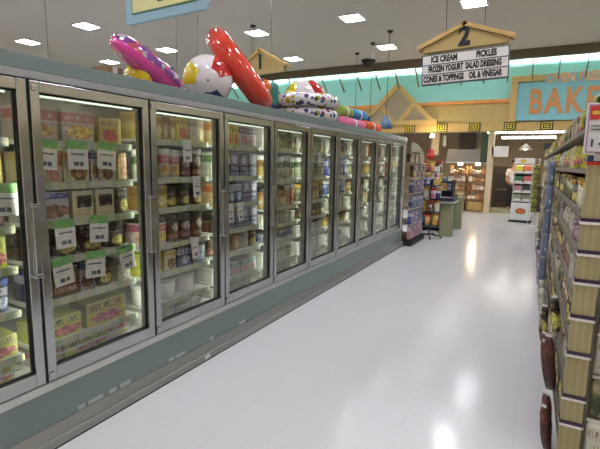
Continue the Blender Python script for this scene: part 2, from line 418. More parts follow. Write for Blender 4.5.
# dome on the ceiling
t_ = thing('ceiling_dome', (-5.0, 13.7, CZ), 'small dark dome on the ceiling just in front of the brown beam', 'dome camera')
obj('mount', lathe(nbm(), [(0, 0), (.22, 0), (.22, -.06), (0, -.06)], -5.0, 13.7, CZ), M['brown_dark'], t_)
obj('dome', lathe(nbm(), [(.18, -.06), (.17, -.12), (.11, -.19), (0, -.22)], -5.0, 13.7, CZ), M['dark'], t_)
# pendants
for i, (px, py, pz, lab) in enumerate(((-3.48, 10.98, 2.46, 'blue bell pendant lamp on the rightmost cord, before the gable'), (-4.22, 11.86, 2.49, 'blue bell pendant lamp on the middle cord, beside the gable foot'),
        (-5.0, 12.72, 2.5, 'blue bell pendant lamp on the leftmost cord, behind the stacked rolls'), (-6.3, 9.2, 2.5, 'blue bell pendant lamp on the cord behind the red swim ring'))):
    t_ = thing('pendant_lamp', (px, py, CZ), lab, 'pendant lamp', 'blue pendant lamps')
    obj('ceiling_rose', lathe(nbm(), [(0, 0), (.07, 0), (.055, -.05), (0, -.05)], px, py, CZ, 12), M['cable'], t_)
    obj('cord', tube(nbm(), [(px, py, CZ - .04), (px, py, pz + .3)], .007, 6), M['cable'], t_)
    obj('lamp_shade', lathe(nbm(), [(0, .32), (.05, .32), (.06, .24), (.13, .16), (.17, .0), (.16, .0), (.12, .15), (0, .2)], px, py, pz, 18), M['blue_shade'], t_)
# thin suspension wires
for k, (wx, wy) in enumerate(((-8.57, 5.5), (-6.2, 5.5), (-5.24, 5.5), (-4.80, 5.5))):
    t_ = thing('hanging_wire', (wx, wy, CZ), ['first', 'second', 'third', 'fourth'][k] + ' thin wire from the left hanging from the ceiling behind the freezers', 'wire', 'suspension wires')
    obj('hook', bx(nbm(), wx - .02, wx + .02, wy - .02, wy + .02, CZ - .03, CZ), M['wire_thin'], t_)
    obj('wire', tube(nbm(), [(wx, wy, CZ - .02), (wx, wy, 1.6)], .006, 6), M['wire_thin'], t_)
    obj('weight_bar', bx(nbm(), wx - .3, wx + .3, wy - .01, wy + .01, 1.55, 1.6), M['wire_thin'], t_)

# facade: key squares, gable truss, bakery sign
for k, kx in enumerate((-6.33, -5.32, -3.95, -2.89, -1.89, -.88, .11, 1.15, 2.2)):
    t_ = thing('key_square', (kx, 15.13, 2.77), ordw(k + 1) + ' black and yellow concentric square from the left on the wooden facade', 'wall ornament', 'concentric squares on the facade')
    for r0, mm, yy in ((.17, 'ink', .0), (.135, 'yellow', .006), (.10, 'ink', .012), (.065, 'yellow', .018), (.03, 'ink', .024)):
        obj('square', bx(nbm(), kx - r0, kx + r0, 15.125 - yy, 15.14, 2.77 - r0 * .78, 2.77 + r0 * .78), M[mm], t_)
t_ = thing('gable_truss', (-4.45, 15.1, 3.0), 'pale wooden gable truss with crossing beams on the bakery facade', 'gable')
ap = (-4.42, 4.20); lf = (-5.62, 2.98); rf = (-3.20, 2.98)
obj('infill', prism(nbm(), [(ap[0], ap[1] - .1), lf, rf], 'y', 15.10, 15.2), M['gable_grey'], t_)
def beam2(p, q, w, y0, y1):
    d = Vector((q[0] - p[0], q[1] - p[1])).normalized(); n = Vector((-d.y, d.x)) * w / 2
    return prism(nbm(), [(p[0] + n.x, p[1] + n.y), (q[0] + n.x, q[1] + n.y), (q[0] - n.x, q[1] - n.y), (p[0] - n.x, p[1] - n.y)], 'y', y0, y1)
ml = ((ap[0] + lf[0]) / 2, (ap[1] + lf[1]) / 2); mr = ((ap[0] + rf[0]) / 2, (ap[1] + rf[1]) / 2)
for p, q, y0 in ((lf, (ap[0] + .05, ap[1] + .04), 15.0), (rf, (ap[0] - .05, ap[1] + .04), 14.995), (ml, (ap[0] - .12, 2.98), 15.04), (mr, (ap[0] + .12, 2.98), 15.035)):
    obj('beam', beam2(p, q, .15, y0, 15.15), M['wood'], t_)
obj('tie_beam', bx(nbm(), -5.75, -3.05, 15.02, 15.15, 2.88, 3.04, .01), M['wood'], t_)

t_ = thing('bakery_sign', (1.0, 15.1, 3.5), 'teal oven fresh bakery sign with orange letters in a wooden frame', 'sign')
obj('panel', bx(nbm(), -.78, 3.6, 15.08, 15.2, 2.93, 4.02), M['teal_sign'], t_)
b = nbm(); bx(b, -.93, -.74, 15.02, 15.2, 2.90, 4.23, .01); obj('post', b, M['wood'], t_)
b = nbm(); bx(b, -.74, -.05, 15.02, 15.2, 4.05, 4.23, .01); obj('crossbar', b, M['wood'], t_)
text('main_lettering', 'BAKERY', .98, (-.42, 15.06, 3.43), M['letter_orange'], t_, .66, .03, 'LEFT', sp=1.22)
text('top_lettering', 'OVEN FRESH', .34, (-.02, 15.04, 4.10), M['peach'], t_, .80, .014, 'LEFT')
obj('letter_panel', bx(nbm(), -.05, 3.6, 15.10, 15.2, 4.02, 4.24), M['teal_sign'], t_)

# ---------------------------------------------------------------- hanging aisle signs
def aisle_sign(cx, cy, z0, w, h, digit, label, board):
    t_ = thing('aisle_sign', (cx, cy, z0), label, 'sign', None)
    pent = [(cx - w * .44, z0), (cx + w * .44, z0), (cx + w * .44, z0 + h * .27), (cx, z0 + h * .96), (cx - w * .44, z0 + h * .27)]
    obj('house_board', prism(nbm(), pent, 'y', cy, cy + .10), M['wood_sign'], t_)
    for s_ in (-1, 1):
        obj('roof_batten', beam2((cx + s_ * w * .5, z0 + h * .20), (cx - s_ * .02, z0 + h * 1.0), .045, cy - .03, cy + .13), M['wood'], t_)
    text('digit', digit, min(h * 1.08, .34), (cx, cy - .004, z0 + h * .46), M['ink'], t_, .85, .014)
    for s_ in (-1, 1):
        obj('hanger', tube(nbm(), [(cx + s_ * w * .2, cy + .05, z0 + h * .72), (cx + s_ * w * .2, cy + .05, CZ)], .004, 6), M['wire_thin'], t_)
    if board:
        bw, bh, zt = w * .455, .345, z0 - .027
        bd = obj('text_board', bx(nbm(), cx - bw, cx + bw, cy + .02, cy + .07, zt - bh, zt), M['slate'], t_)
        for s_ in (-1, 1): obj('chain', tube(nbm(), [(cx + s_ * w * .38, cy + .045, zt), (cx + s_ * w * .38, cy + .045, z0)], .005, 6), M['cable'], t_)
        rows = (('ICE CREAM', 'PICKLES'), ('FROZEN YOGURT  SALAD DRESSING',), ('CONES & TOPPINGS', 'OIL & VINEGAR'))
        rh = (bh - .05) / 3
        for r_, tx in enumerate(rows):
            zc = zt - .012 - rh / 2 - r_ * (rh + .013)
            s2 = obj('row_strip', bx(nbm(), cx - bw + .014, cx + bw - .014, cy + .012, cy + .03, zc - rh / 2, zc + rh / 2), M['off_white'], bd)
            if len(tx) == 2:
                sx = .62 if r_ == 0 else .52
                text('lettering', tx[0], rh * .98, (cx - bw * (.46 if r_ == 0 else .47), cy + .010, zc), M['ink'], bd, sx, .0045)
                text('lettering', tx[1], rh * .98, (cx + bw * (.50 if r_ == 0 else .49), cy + .010, zc), M['ink'], bd, sx, .0045)
            else: text('lettering', tx[0], rh * .98, (cx, cy + .010, zc), M['ink'], bd, .50, .0048)
    t_.rotation_euler = (0, -math.radians(2.0), 0)
    return t_
aisle_sign(-.862, 5.5, 2.897, 1.05, .27, '2', 'hanging wooden house sign with the number two above its text board', True)
aisle_sign(-4.50, 6.8, 3.12, 1.10, .42, '1', 'hanging wooden house sign with the number one, behind the red swim ring', False)
t_ = thing('hanging_sign', (-3.5, 3.4, 3.0), 'hanging cream sign with pale blue border at the top edge, left', 'sign')
t_.rotation_euler = (0, 0, -.03); t_.location = (-3.33, 3.38, 2.955); WL[t_.name] = Vector()
obj('board', bx(nbm(), -.58, .52, -.02, .02, 0, .75, .004), M['pale_blue'], t_)
obj('inner_line', bx(nbm(), -.48, .42, -.026, 0, .085, .66), M['sign_green'], t_)
obj('face', bx(nbm(), -.465, .405, -.03, 0, .10, .645), M['cream_yellow'], t_)
pb = nbm()
for xx in (-.1, .05, .2): bx(pb, xx, xx + .09, -.036, -.03, .155, .185)
obj('print', pb, M['sign_green'], t_)
for s_ in (-.45, .4): obj('hanger', tube(nbm(), [(s_, 0, .74), (s_, 0, CZ - 2.99)], .004, 6), M['wire_thin'], t_)

# ---------------------------------------------------------------- freezer cases
PITCH = .765; D0 = 1.3126 - PITCH
GX = -2.24
ZB, ZT = .368, 1.955
BACK = -3.02
SH = [[1.66, 1.43, 1.215, 1.0, .765], [1.66, 1.43, 1.215, 1.0, .765], [1.71, 1.437, 1.218, .953, .745], [1.70, 1.43, 1.19, .96, .75], [1.70, 1.385, 1.095, .916, .756],
      [1.68, 1.40, 1.12, .92, .74], [1.68, 1.40, 1.16, .94, .74], [1.66, 1.40, 1.16, .94, .74], [1.66, 1.40, 1.16, .94, .74], [1.66, 1.40, 1.16, .94, .74]]
def freezer(i0, label):
    y0, y1 = D0 + i0 * PITCH, D0 + (i0 + 5) * PITCH
    e0, e1 = (y0 - .03 if i0 == 0 else y0), (y1 + .025 if i0 else y1)
    T = thing('freezer_case', (GX, (y0 + y1) / 2, 0), label, 'freezer', 'glass door freezer cases')
    b = nbm(); bx(b, BACK - .06, BACK, e0, e1, .10, 2.0); bx(b, BACK, GX - .03, y0, y1, .25, ZB + .012); bx(b, BACK, GX - .03, y0, y1, 1.955, 2.0)
    if i0 == 0: bx(b, BACK, GX - .03, e0, y0, .1, 2.0)
    else: bx(b, BACK, GX + .03, y1, e1, .0, 2.0)
    obj('liner', b, M['liner'], T)
    b = nbm(); bx(b, BACK - .06, -2.21, e0, e1, 2.0, 2.055, .006); obj('roof', b, M['grey_green'], T)
    b = nbm(); bx(b, -2.215, -2.195, e0, e1, 1.988, 2.06, .004); obj('fascia', b, M['grey_green'], T)
    b = nbm(); prism(b, [(-2.28, 1.950), (-2.225, 1.955), (-2.20, 1.988), (-2.28, 1.988)], 'y', e0, e1); obj('header_trim', b, M['alu_soft'], T)
    b = nbm(); prism(b, [(-2.28, ZB), (-2.225, ZB), (-2.205, .335), (-2.28, .335)], 'y', e0, e1); obj('sill_trim', b, M['sill'], T)
    b = nbm(); bx(b, -2.30, -2.212, e0, e1, .10, .335); bp = obj('base_panel', b, M['grey_green'], T)
    b = nbm(); prism(b, [(-2.30, .012), (-2.184, .012), (-2.180, .060), (-2.188, .066), (-2.188, .074), (-2.180, .080), (-2.200, .135), (-2.30, .135)], 'y', e0, e1); br_ = obj('bumper_rail', b, M['bumper'], T)
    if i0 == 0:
        obj('sticker_or_reflection', bx(nbm(), -2.18, -2.1765, 2.53, 2.585, .025, .052), M['off_white'], br_)
        for ys, yl in ((1.47, .045), (1.535, .10), (1.68, .05), (1.76, .08), (2.18, .05), (2.25, .09), (2.62, .05), (3.02, .09)): obj('sticker_or_reflection', bx(nbm(), -2.2135, -2.2105, ys, ys + yl, .138, .163), M['reflection_patch'], bp)  # thin pale patches standing in for bright reflections on the base panel
    else:
        b = nbm(); bx(b, -2.20, -2.165, e1 - .05, e1, .03, .105, .01); obj('end_bumper', b, M['gond'], br_)
        b = nbm(); bx(b, -2.26, -2.19, e1 - .02, e1 + .012, .30, 2.055, .006); obj('corner_post', b, M['alu'], T)
    obj('toe_seal', bx(nbm(), -2.30, -2.186, e0, e1, 0, .012), M['black'], T)
    for z in (ZB, ZT):
        s_ = .010
        obj('gasket', bx(nbm(), -2.30, -2.236, y0, y1, z - s_, z + s_), M['black'], T)
    for k in range(6):
        ym = y0 + k * PITCH
        if i0 and k == 0: continue
        b = nbm(); bx(b, -2.29, -2.262, ym - .026, ym + .026, ZB, ZT)
        for s_ in (-1, 1): bx(b, -2.328, -2.29, ym + s_ * .0245 - .0015, ym + s_ * .0245 + .0015, ZB + .02, ZT - .02)
        mu = obj('mullion', b, M['mullion'], T)
        obj('gasket', bx(nbm(), -2.262, -2.236, ym - .012, ym + .012, ZB, ZT), M['black'], mu)
        for s_ in (-1, 1):
            obj('lamp_tube', tube(nbm(), [(-2.306, ym + s_ * .0115, ZB + .06), (-2.306, ym + s_ * .0115, ZT - .06)], .0095, 8), M['tube'], mu)
    for k in range(5):
        ya, yb = y0 + k * PITCH, y0 + (k + 1) * PITCH
        # door
        b = nbm(); f0, f1, z0, z1 = ya + .008, yb - .008, ZB + .008, ZT - .008
        wy, wt, wb = .048, .055, .075
        xb, xf = -2.258, -2.222
        bx(b, xb, xf, f0, f0 + wy, z0, z1, .004); bx(b, xb, xf, f1 - wy, f1, z0, z1, .004)
        bx(b, xb, xf, f0 + wy, f1 - wy, z1 - wt, z1, .004); bx(b, xb, xf, f0 + wy, f1 - wy, z0, z0 + wb, .004)
        d = obj('door', b, M['alu'], T)
        b = nbm(); q0, q1, r0, r1 = f0 + wy, f1 - wy, z0 + wb, z1 - wt
        for a in ((q0, q0 + .008, r0, r1), (q1 - .008, q1, r0, r1)): bx(b, -2.254, -2.238, *a)
        for a in ((r0, r0 + .008), (r1 - .008, r1)): bx(b, -2.254, -2.238, q0, q1, *a)
        obj('glass_seal', b, M['black'], d)
        obj('glass_pane', bx(nbm(), -2.251, -2.246, q0, q1, r0, r1), M['glass'], d)
        b = nbm(); bx(b, -2.222, -2.208, f1 - .018, f1 + .014, .965, 1.34, .004); bx(b, -2.222, -2.198, f1 - .032, f1 + .014, 1.325, 1.343, .004); bx(b, -2.222, -2.198, f1 - .032, f1 + .014, .96, .978, .004)
        obj('handle', b, M['alu'], d)
        for z in (ZB + .03, ZT - .06): obj('hinge', bx(nbm(), -2.224, -2.214, f0 + .004, f0 + .03, z, z + .03, .003), M['chrome'], d)
        obj('lamp_tube', tube(nbm(), [(-2.315, ya + .06, ZT - .068), (-2.315, yb - .06, ZT - .068)], .006, 8), M['header_tube'], T)
        zs = SH[i0 + k]
        for z in zs + [.52]:
            s_ = obj('shelf', bx(nbm(), BACK + .02, -2.365, ya + .03, yb - .03, z - .018, z), M['white_enamel'], T)
            b = nbm(); bx(b, -2.365, -2.356, ya + .035, yb - .035, z - .034, z + .008, .002); obj('price_rail', b, M['rail_grey'], s_)
        # wire front of the bottom bin
        b = nbm()
        for j in range(13):
            yy = ya + .05 + j * (PITCH - .1) / 12
            tube(b, [(-2.352, yy, ZB + .015), (-2.352, yy, .52)], .002, 5)
        for z in (.40, .45): tube(b, [(-2.352, ya + .045, z), (-2.352, yb - .045, z)], .005, 6)
        obj('bin_front', b, M['wire'], T)
    return T
freezer(0, 'nearer glass door freezer case, from the left edge to the fifth door')
freezer(5, 'farther glass door freezer case, its end beside the hanging toy packs')

# ---------------------------------------------------------------- freezer products
MESH = {}
def m_box(w, h, d):
    k = ('box', round(w, 3), round(h, 3), round(d, 3))
    if k not in MESH: MESH[k] = (mesh_of('box', bx(nbm(), -d / 2, d / 2, -w / 2, w / 2, 0, h, .004), [M['white']]), mesh_of('flap', bx(nbm(), d / 2 - .001, d / 2 + .0015, -w / 2 + .004, w / 2 - .004, h * .955, h * .97), [M['white']]))
    return MESH[k]
def oval(w, d, n=24, p=2.6):
    pts = []
    for i in range(n):
        a = 2 * PI * i / n; c, s = math.cos(a), math.sin(a)
        pts.append((d / 2 * math.copysign(abs(c) ** (2 / p), c), w / 2 * math.copysign(abs(s) ** (2 / p), s)))
    return pts
def m_tub(w, h, d, p=2.6, taper=.9):
    k = ('tub', round(w, 3), round(h, 3), round(d, 3), p)
    if k not in MESH:
        def stack(lv):
            b = nbm(); R = []
            for s_, z in lv: R.append([b.verts.new((x * s_, y * s_, z)) for x, y in oval(w, d, 24, p)])
            for A, B in zip(R, R[1:]):
                for i in range(24):
                    f = b.faces.new((A[i], A[(i + 1) % 24], B[(i + 1) % 24], B[i])); f.smooth = True
            b.faces.new(R[0][::-1]); b.faces.new(R[-1]); return b
        MESH[k] = (mesh_of('tub', stack([(taper * .97, 0), (taper, .006), (.985, h * .82)]), [M['white']]), mesh_of('lid', stack([(1.0, h * .80), (1.02, h * .82), (1.02, h * .97), (.96, h), (.93, h * .985)]), [M['white']]))
    return MESH[k]
def m_bag(w, h, d):
    k = ('bag', round(w, 3), round(h, 3), round(d, 3))
    if k not in MESH:
        b = nbm(); n, m = 8, 10
        def P(i, j, s): 
            u, v = i / n * 2 - 1, j / m * 2 - 1
            t = max(0, (1 - abs(u) ** 2.5)) * max(0, (1 - abs(v) ** 3)); 
            return (s * d / 2 * (t ** .5) * (1 + .18 * math.sin(7 * u + 5 * v)), u * w / 2 * (1 - .08 * (1 - abs(v))), (v + 1) / 2 * h)
        G = {}
        for s in (1, -1):
            for i in range(n + 1):
                for j in range(m + 1):
                    edge = i in (0, n) or j in (0, m)
                    if s == -1 and edge: G[s, i, j] = G[1, i, j]
                    else: G[s, i, j] = b.verts.new(P(i, j, s))
        for s in (1, -1):
            for i in range(n):
                for j in range(m):
                    f = b.faces.new((G[s, i, j], G[s, i + 1, j], G[s, i + 1, j + 1], G[s, i, j + 1])); f.smooth = True
        sb = nbm(); bx(sb, -.002, .002, -w / 2 + .003, w / 2 - .003, h - .004, h + .012)
        MESH[k] = (mesh_of('bag', b, [M['white']]), mesh_of('seal', sb, [M['white']]))
    return MESH[k]
def product(name, pair, partname, m1, m2, loc, rz, label, cat, group, tilt=None):
    o = bpy.data.objects.new(name, pair[0]); C.objects.link(o)
    o.material_slots[0].link = 'OBJECT'; o.material_slots[0].material = m1
    o.location = loc; o.rotation_euler = (tilt or 0, 0, rz)
    tag(o, label, cat, group)
    if pair[1] is not None:
        c = bpy.data.objects.new(partname, pair[1]); C.objects.link(c); c.parent = o
        c.material_slots[0].link = 'OBJECT'; c.material_slots[0].material = m2
    return o
KIND = {'B': ('novelty_box', 'ice cream bar box', 'box', 'ice cream bar boxes in the freezers'), 'T': ('ice_cream_tub', 'ice cream tub', 'tub', 'ice cream tubs in the freezers'),
        'P': ('ice_cream_pail', 'ice cream pail', 'pail', 'ice cream pails in the freezers'), 'R': ('round_carton', 'round carton', 'carton', 'round cartons in the freezers'), 'G': ('frozen_bag', 'frozen bag', 'bag', 'frozen food bags in the freezers')}
SHN = ['top', 'second', 'third', 'fourth', 'fifth', 'sixth', 'bottom']
# per door: seven levels; each level = list of (kind, colourway, width, height, lid) left to right along +Y
L_ = {'w': 'lid_white', 'd': 'lid_dark', 'b': 'lid_blue', 'g': 'lid_gold', 'r': 'lid_red'}
def row(s):
    out = []
    for it in s.split(','):
        p = it.split(':'); n = int(p[4]) if len(p) > 4 else 1
        out += [(p[0], p[1], float(p[2]), float(p[3]), p[5] if len(p) > 5 else 'w')] * n
    return out
DOORS = [
 ['B:yred:.2:.2:3', 'B:yred:.12:.19:5', 'B:darkred:.14:.16:4', 'B:ygreen:.2:.15:3', 'T:navy:.13:.17:2:b,T:gold:.13:.17:2:b', 'B:ygreen:.22:.12:3', 'B:ygreen:.2:.09:3'],
 ['B:wpink:.205:.185:2,B:yred:.165:.165:1', 'B:cream:.10:.17:1,B:orange:.10:.17:1,B:cream:.16:.18:1,B:bluew:.05:.16:1,B:cream:.12:.17:1,B:orange:.07:.16:1', 'B:bluew:.25:.165:1,B:window:.135:.165:2,B:brown:.08:.17:1',
  'T:brown:.145:.16:4:d', 'B:navy:.10:.16:1,B:darkred:.16:.17:1,B:bluew:.1:.18:1,T:brown:.14:.15:1:d,B:plain:.1:.16:1', 'B:ygreen:.29:.125:1,B:ygreen:.29:.155:1', 'B:wpink:.15:.09:1,B:ygreen:.3:.09:1,B:wpink:.15:.09:1'],
 ['B:gold:.07:.165:5,B:yred:.13:.19:1,B:plain:.10:.14:1', 'R:greenw:.10:.18:2:w,R:wpink:.09:.18:2:w,R:darkred:.12:.18:2:w', 'B:gold:.12:.165:2,T:brown:.12:.16:3:d', 'T:wpink:.13:.17:2:d,T:darkred:.12:.17:3:d',
  'B:ygreen:.19:.165:1,B:cream:.12:.15:1,B:navy:.14:.13:2', 'P:plain:.175:.155:3', 'P:plain:.175:.105:3'],
 ['B:orange:.08:.19:2,B:yred:.09:.18:2,B:purple:.13:.19:2', 'B:greenw:.11:.16:2,B:greyblue:.13:.18:3', 'B:orange:.11:.17:2,B:navy:.1:.17:2,B:greyblue:.12:.15:2', 'B:brown:.10:.17:2,B:greyblue:.11:.17:4',
  'G:darkred:.12:.17:1,G:greyblue:.14:.18:1,G:gold:.14:.18:1,G:plain:.14:.17:1,G:brown:.1:.17:1', 'B:plain:.12:.13:2,B:rainbow:.12:.13:3', 'B:plain:.13:.09:4'],
 ['B:plain:.13:.14:2,G:greenw:.12:.15:3', 'R:gold:.10:.14:1:w,R:greenw:.11:.17:5:w', 'R:gold:.11:.17:4:d,R:orange:.1:.17:2:w', 'B:plain:.10:.11:6', 'R:greyblue:.11:.12:5:d', 'B:plain:.13:.14:2,R:greenw:.12:.17:3:w', 'B:plain:.14:.09:4'],
 ['G:plain:.14:.15:2,G:greenw:.13:.17:2', 'R:greenw:.11:.18:5:w', 'R:olive:.11:.17:3:g,R:gold:.11:.17:2:g', 'B:brown:.11:.12:5', 'R:plain:.11:.12:5:d', 'B:plain:.14:.13:4', 'B:plain:.14:.09:4'],
 ['G:plain:.13:.17:2,B:bluew:.13:.16:2', 'B:blue:.12:.18:5', 'T:blue:.13:.16:3:w,B:navy:.12:.14:1', 'B:plain:.12:.14:5', 'R:gold:.11:.13:5:d', 'B:plain:.14:.12:3', 'B:plain:.14:.08:4'],
 ['B:plain:.14:.18:4', 'R:greenw:.11:.17:5:w', 'R:gold:.11:.16:5:d', 'B:plain:.12:.14:5', 'R:plain:.11:.13:5:d', 'B:plain:.14:.12:3', 'B:plain:.14:.08:3'],
 ['G:orange:.14:.18:4', 'R:gold:.11:.17:5:w', 'R:plain:.11:.16:5:d', 'B:cream:.12:.14:5', 'R:plain:.11:.13:5:w', 'B:plain:.14:.12:3', 'B:plain:.14:.08:3'],
 ['B:plain:.14:.18:4', 'R:plain:.11:.17:5:w', 'R:plain:.11:.16:5:d', 'B:plain:.12:.14:5', 'R:plain:.11:.13:5:w', 'B:plain:.14:.12:3', 'B:plain:.14:.08:3']]
for di, rows in enumerate(DOORS):
    ya, yb = D0 + di * PITCH + .045, D0 + (di + 1) * PITCH - .04
    zs = SH[di] + [.52, ZB + .013]
    for li, s in enumerate(rows):
        items = row(s); q_ = 0
        while sum(i[2] + .004 for i in items) + items[q_][2] < yb - ya + .02 and li < 5: items.append(items[q_]); q_ += 1
        tot = sum(i[2] for i in items)
        lim = (zs[li - 1] if li > 0 else 1.95) - zs[li] - .045 if li < 6 else .115
        gap = min(.03, max(.003, (yb - ya - tot) / max(1, len(items)))); y = ya
        sc = min(1.0, (yb - ya - .003 * len(items)) / tot)
        for n, (kd, wy_, w, h, lid) in enumerate(items):
            w *= sc; h = min(h, lim)
            if li < 5 and not (di == 1 and li == 0): h = max(h, lim * random.uniform(.84, 1.0))
            nm, noun, cat, grp = KIND[kd]
            sp_, mm = W[wy_]
            d = {'B': .17, 'T': .2, 'P': w, 'R': w, 'G': .09}[kd]
            pr_ = m_box(w, h, d) if kd == 'B' else m_bag(w, h, d) if kd == 'G' else m_tub(w, h, d, 2.6 if kd == 'T' else 2.0, .88 if kd == 'P' else .93)
            part = {'B': 'flap', 'G': 'seal'}.get(kd, 'lid')
            m2 = M['off_white'] if kd == 'B' else mm if kd == 'G' else M[L_[lid]]
            lab = f"{sp_} {noun}, {ordw(n + 1)} from left on {SHN[li]} shelf behind {ordw(di + 1)} freezer door"
            x = -2.385 - d / 2 - random.random() * .012 - (.02 if li == 6 else 0)
            o = product(nm, pr_, part, M['pail_white'] if kd == 'P' else mm, m2, (x, y + w / 2, zs[li] + .001), random.uniform(-.02, .02), lab, cat, grp)
            if kd == 'P' and li == 5:
                b = nbm(); tube(b, [(w * .5 * math.sin(a) * .2 + w * .48, w * .5 * math.cos(a), h * .78 - math.sin(a) * h * .5) for a in [PI * t / 10 for t in range(11)]], .0025, 5)
                hd = bpy.data.objects.new('bail', mesh_of('bail', b, [M['wire']])); C.objects.link(hd); hd.parent = o
            y += w + gap
# hanging price tags: (y centre, z top, colour) on shelf fronts
tags = []
for di, li, fr_, colr in ((1, 0, .20, 'g'), (1, 0, .44, 'g'), (1, 0, .70, 'g'), (1, 2, .30, 'g'), (1, 2, .60, 'g'), (1, 3, .26, 'g'), (1, 3, .55, 'g'), (1, 3, .84, 'g'), (2, 0, .62, 'w'), (2, 3, .70, 'w'), (3, 0, .22, 'o'), (3, 2, .3, 'w'), (3, 2, .5, 'w'), (5, 0, .62, 'w'), (6, 0, .3, 'w'), (0, 1, .9, 'g'), (2, 1, .75, 'w')):
    yc = D0 + (di + fr_) * PITCH; z = SH[di][li] + .012
    spoken = {'g': 'white price tag with green header', 'o': 'white price tag with orange header', 'w': 'plain white price tag'}[colr]
    k_ = sum(1 for a in tags if a == (di, li)) + 1; tags.append((di, li))
    t_ = thing('price_tag', (-2.35, yc, z), f"{spoken}, {ordw(k_)} from left on {SHN[li]} shelf of {ordw(di + 1)} freezer door", 'price tag', 'price tags hanging in the freezers', local=True)
    h_ = .165; w_ = .064 if colr == 'g' else .042
    obj('card', bx(nbm(), -.001, .001, -w_, w_, -h_, 0), M['off_white'], t_)
    obj('header', bx(nbm(), .0011, .002, -w_, w_, -h_ * .3, 0), M[{'g': 'tag_green', 'o': 'tag_orange', 'w': 'off_white'}[colr]], t_)
    b = nbm(); bx(b, .0011, .002, -w_ * .7, w_ * .7, -h_ * .5, -h_ * .45); bx(b, .0011, .002, -w_ * .45, w_ * .05, -h_ * .88, -h_ * .74); bx(b, .0011, .002, w_ * .15, w_ * .5, -h_ * .88, -h_ * .74)
    obj('printing', b, M['slate'], t_)
    t_.rotation_euler = (random.uniform(-.12, .12), -.06, random.uniform(-.1, .1))

# ---------------------------------------------------------------- inflatables on top of the freezers
ZF = 2.056
def frame_of(n, up=Vector((0, 0, 1))):
    n = n.normalized(); x = n.cross(up).normalized(); y = n.cross(x)
    return Matrix((x, y, n)).transposed()
def ring(name, c, R, r, n, mats, label, top=None, grp=None, wr=.05):
    t_ = thing(name, c, label, 'swim ring', grp, local=True)
    t_.rotation_euler = frame_of(Vector(n)).to_euler()
    obj('tube', torus(nbm(), R, r, mi_top=1 if top else None, wr=wr), mats, t_)
    b = nbm(); lathe(b, [(0, 0), (.012, 0), (.012, .02), (.016, .02), (.016, .03), (0, .03)], R * .7, R * .714, r * .9, 10); obj('valve', b, M['clear_vinyl'], t_)
    b = nbm()
    for s_ in (-1, 1): torus(b, R + s_ * 0, .002, 48, 6)
    for v in b.verts: v.co.x *= (R + r * .995) / R; v.co.y *= (R + r * .995) / R
    obj('seam', b, mats[0], t_)
    return t_
def ring_low(c, R, r, n):
    """height of the lowest point of a ring, so that it can be set down on the case"""
    n = Vector(n).normalized(); return c - (R * math.sqrt(max(0, 1 - n.z ** 2)) + r)
vw = Vector((-.74, .67, 0)); rt = Vector((.67, .74, 0))
def ring_n(alpha, c):
    """normal of a ring that leans along a slope seen side-on from the aisle"""
    v = Vector(c).normalized(); r = v.cross(Vector((0, 0, 1))).normalized(); u = r.cross(v)
    return (r * math.cos(alpha) - u * math.sin(alpha)).cross(v)
n1 = ring_n(math.radians(36), (-2.64, 2.50, .75)) + .13 * Vector((-2.64, 2.50, .75)).normalized(); R1, r1 = .235, .070
zc = ZF + R1 * math.sqrt(1 - n1.normalized().z ** 2) + r1 + .002
ring('swim_ring', (-2.64, 2.47, zc), R1, r1, n1, [M['pink_vinyl'], M['marble_vinyl']], 'pink and purple swim ring leaning over a beach ball on the freezer', top=True)
n2_ = ring_n(math.radians(52), (-2.63, 3.62, .82)); R2, r2 = .345, .108
zc2 = ZF + R2 * math.sqrt(1 - n2_.normalized().z ** 2) + r2 + .002
ring('swim_ring', (-2.63, 3.62, zc2), R2, r2, n2_, [M['red_vinyl'], M['red_vinyl']], 'large glossy red swim ring leaning on the white beach ball', top=True, wr=.03)
def ball(c, r, cols, label, rot, cap='white_vinyl'):
    b = nbm(); bmesh.ops.create_uvsphere(b, u_segments=36, v_segments=20, radius=r)
    for f in b.faces:
        f.smooth = True; m_ = f.calc_center_median(); a = math.atan2(m_.y, m_.x) % (2 * PI)
        f.material_index = int(a / (PI / 3)) % 6 if abs(m_.z) < r * .86 else 6
    t_ = solo('beach_ball', b, [M[k] for k in cols] + [M[cap]], label, 'beach ball', 'beach balls on the freezers')
    t_.location = c
    if len(rot) == 1:
        t_.rotation_euler = ((Vector((0, 0, 1.57)) - Vector(c)).to_track_quat('Z', 'Y').to_matrix() @ Matrix.Rotation(rot[0], 3, 'Z')).to_euler()
    else: t_.rotation_euler = rot
    v = bpy.data.objects.new('valve', mesh_of('valve', lathe(nbm(), [(0, 0), (.012, 0), (.012, .012), (0, .012)], 0, 0, r * .995, 10), [M['clear_vinyl']])); C.objects.link(v); v.parent = t_
    return t_
ball((-2.62, 3.13, ZF + .215), .215, ['crimson_vinyl', 'white_vinyl', 'yellow_vinyl', 'white_vinyl', 'navy_vinyl', 'white_vinyl'], 'large white, yellow and navy beach ball beside the red ring', (.25,))
ball((-2.90, 2.66, ZF + .155), .155, ['crimson_vinyl', 'crimson_vinyl', 'yellow_vinyl', 'yellow_vinyl', 'yellow_vinyl', 'navy_vinyl'], 'yellow, red and navy beach ball behind the pink ring', (-.3,), 'yellow_vinyl')
ring('swim_ring', (-2.62, 4.96, ZF + .077), .355, .075, (0, 0, 1), [M['spots'], M['spots']], 'white spotted swim ring, lower of the stacked two', grp='stacked spotted swim rings', top=True)
ring('swim_ring', (-2.60, 4.92, ZF + .236), .355, .075, (0, 0, 1), [M['spots'], M['spots']], 'white spotted swim ring, upper of the stacked two', grp='stacked spotted swim rings', top=True)
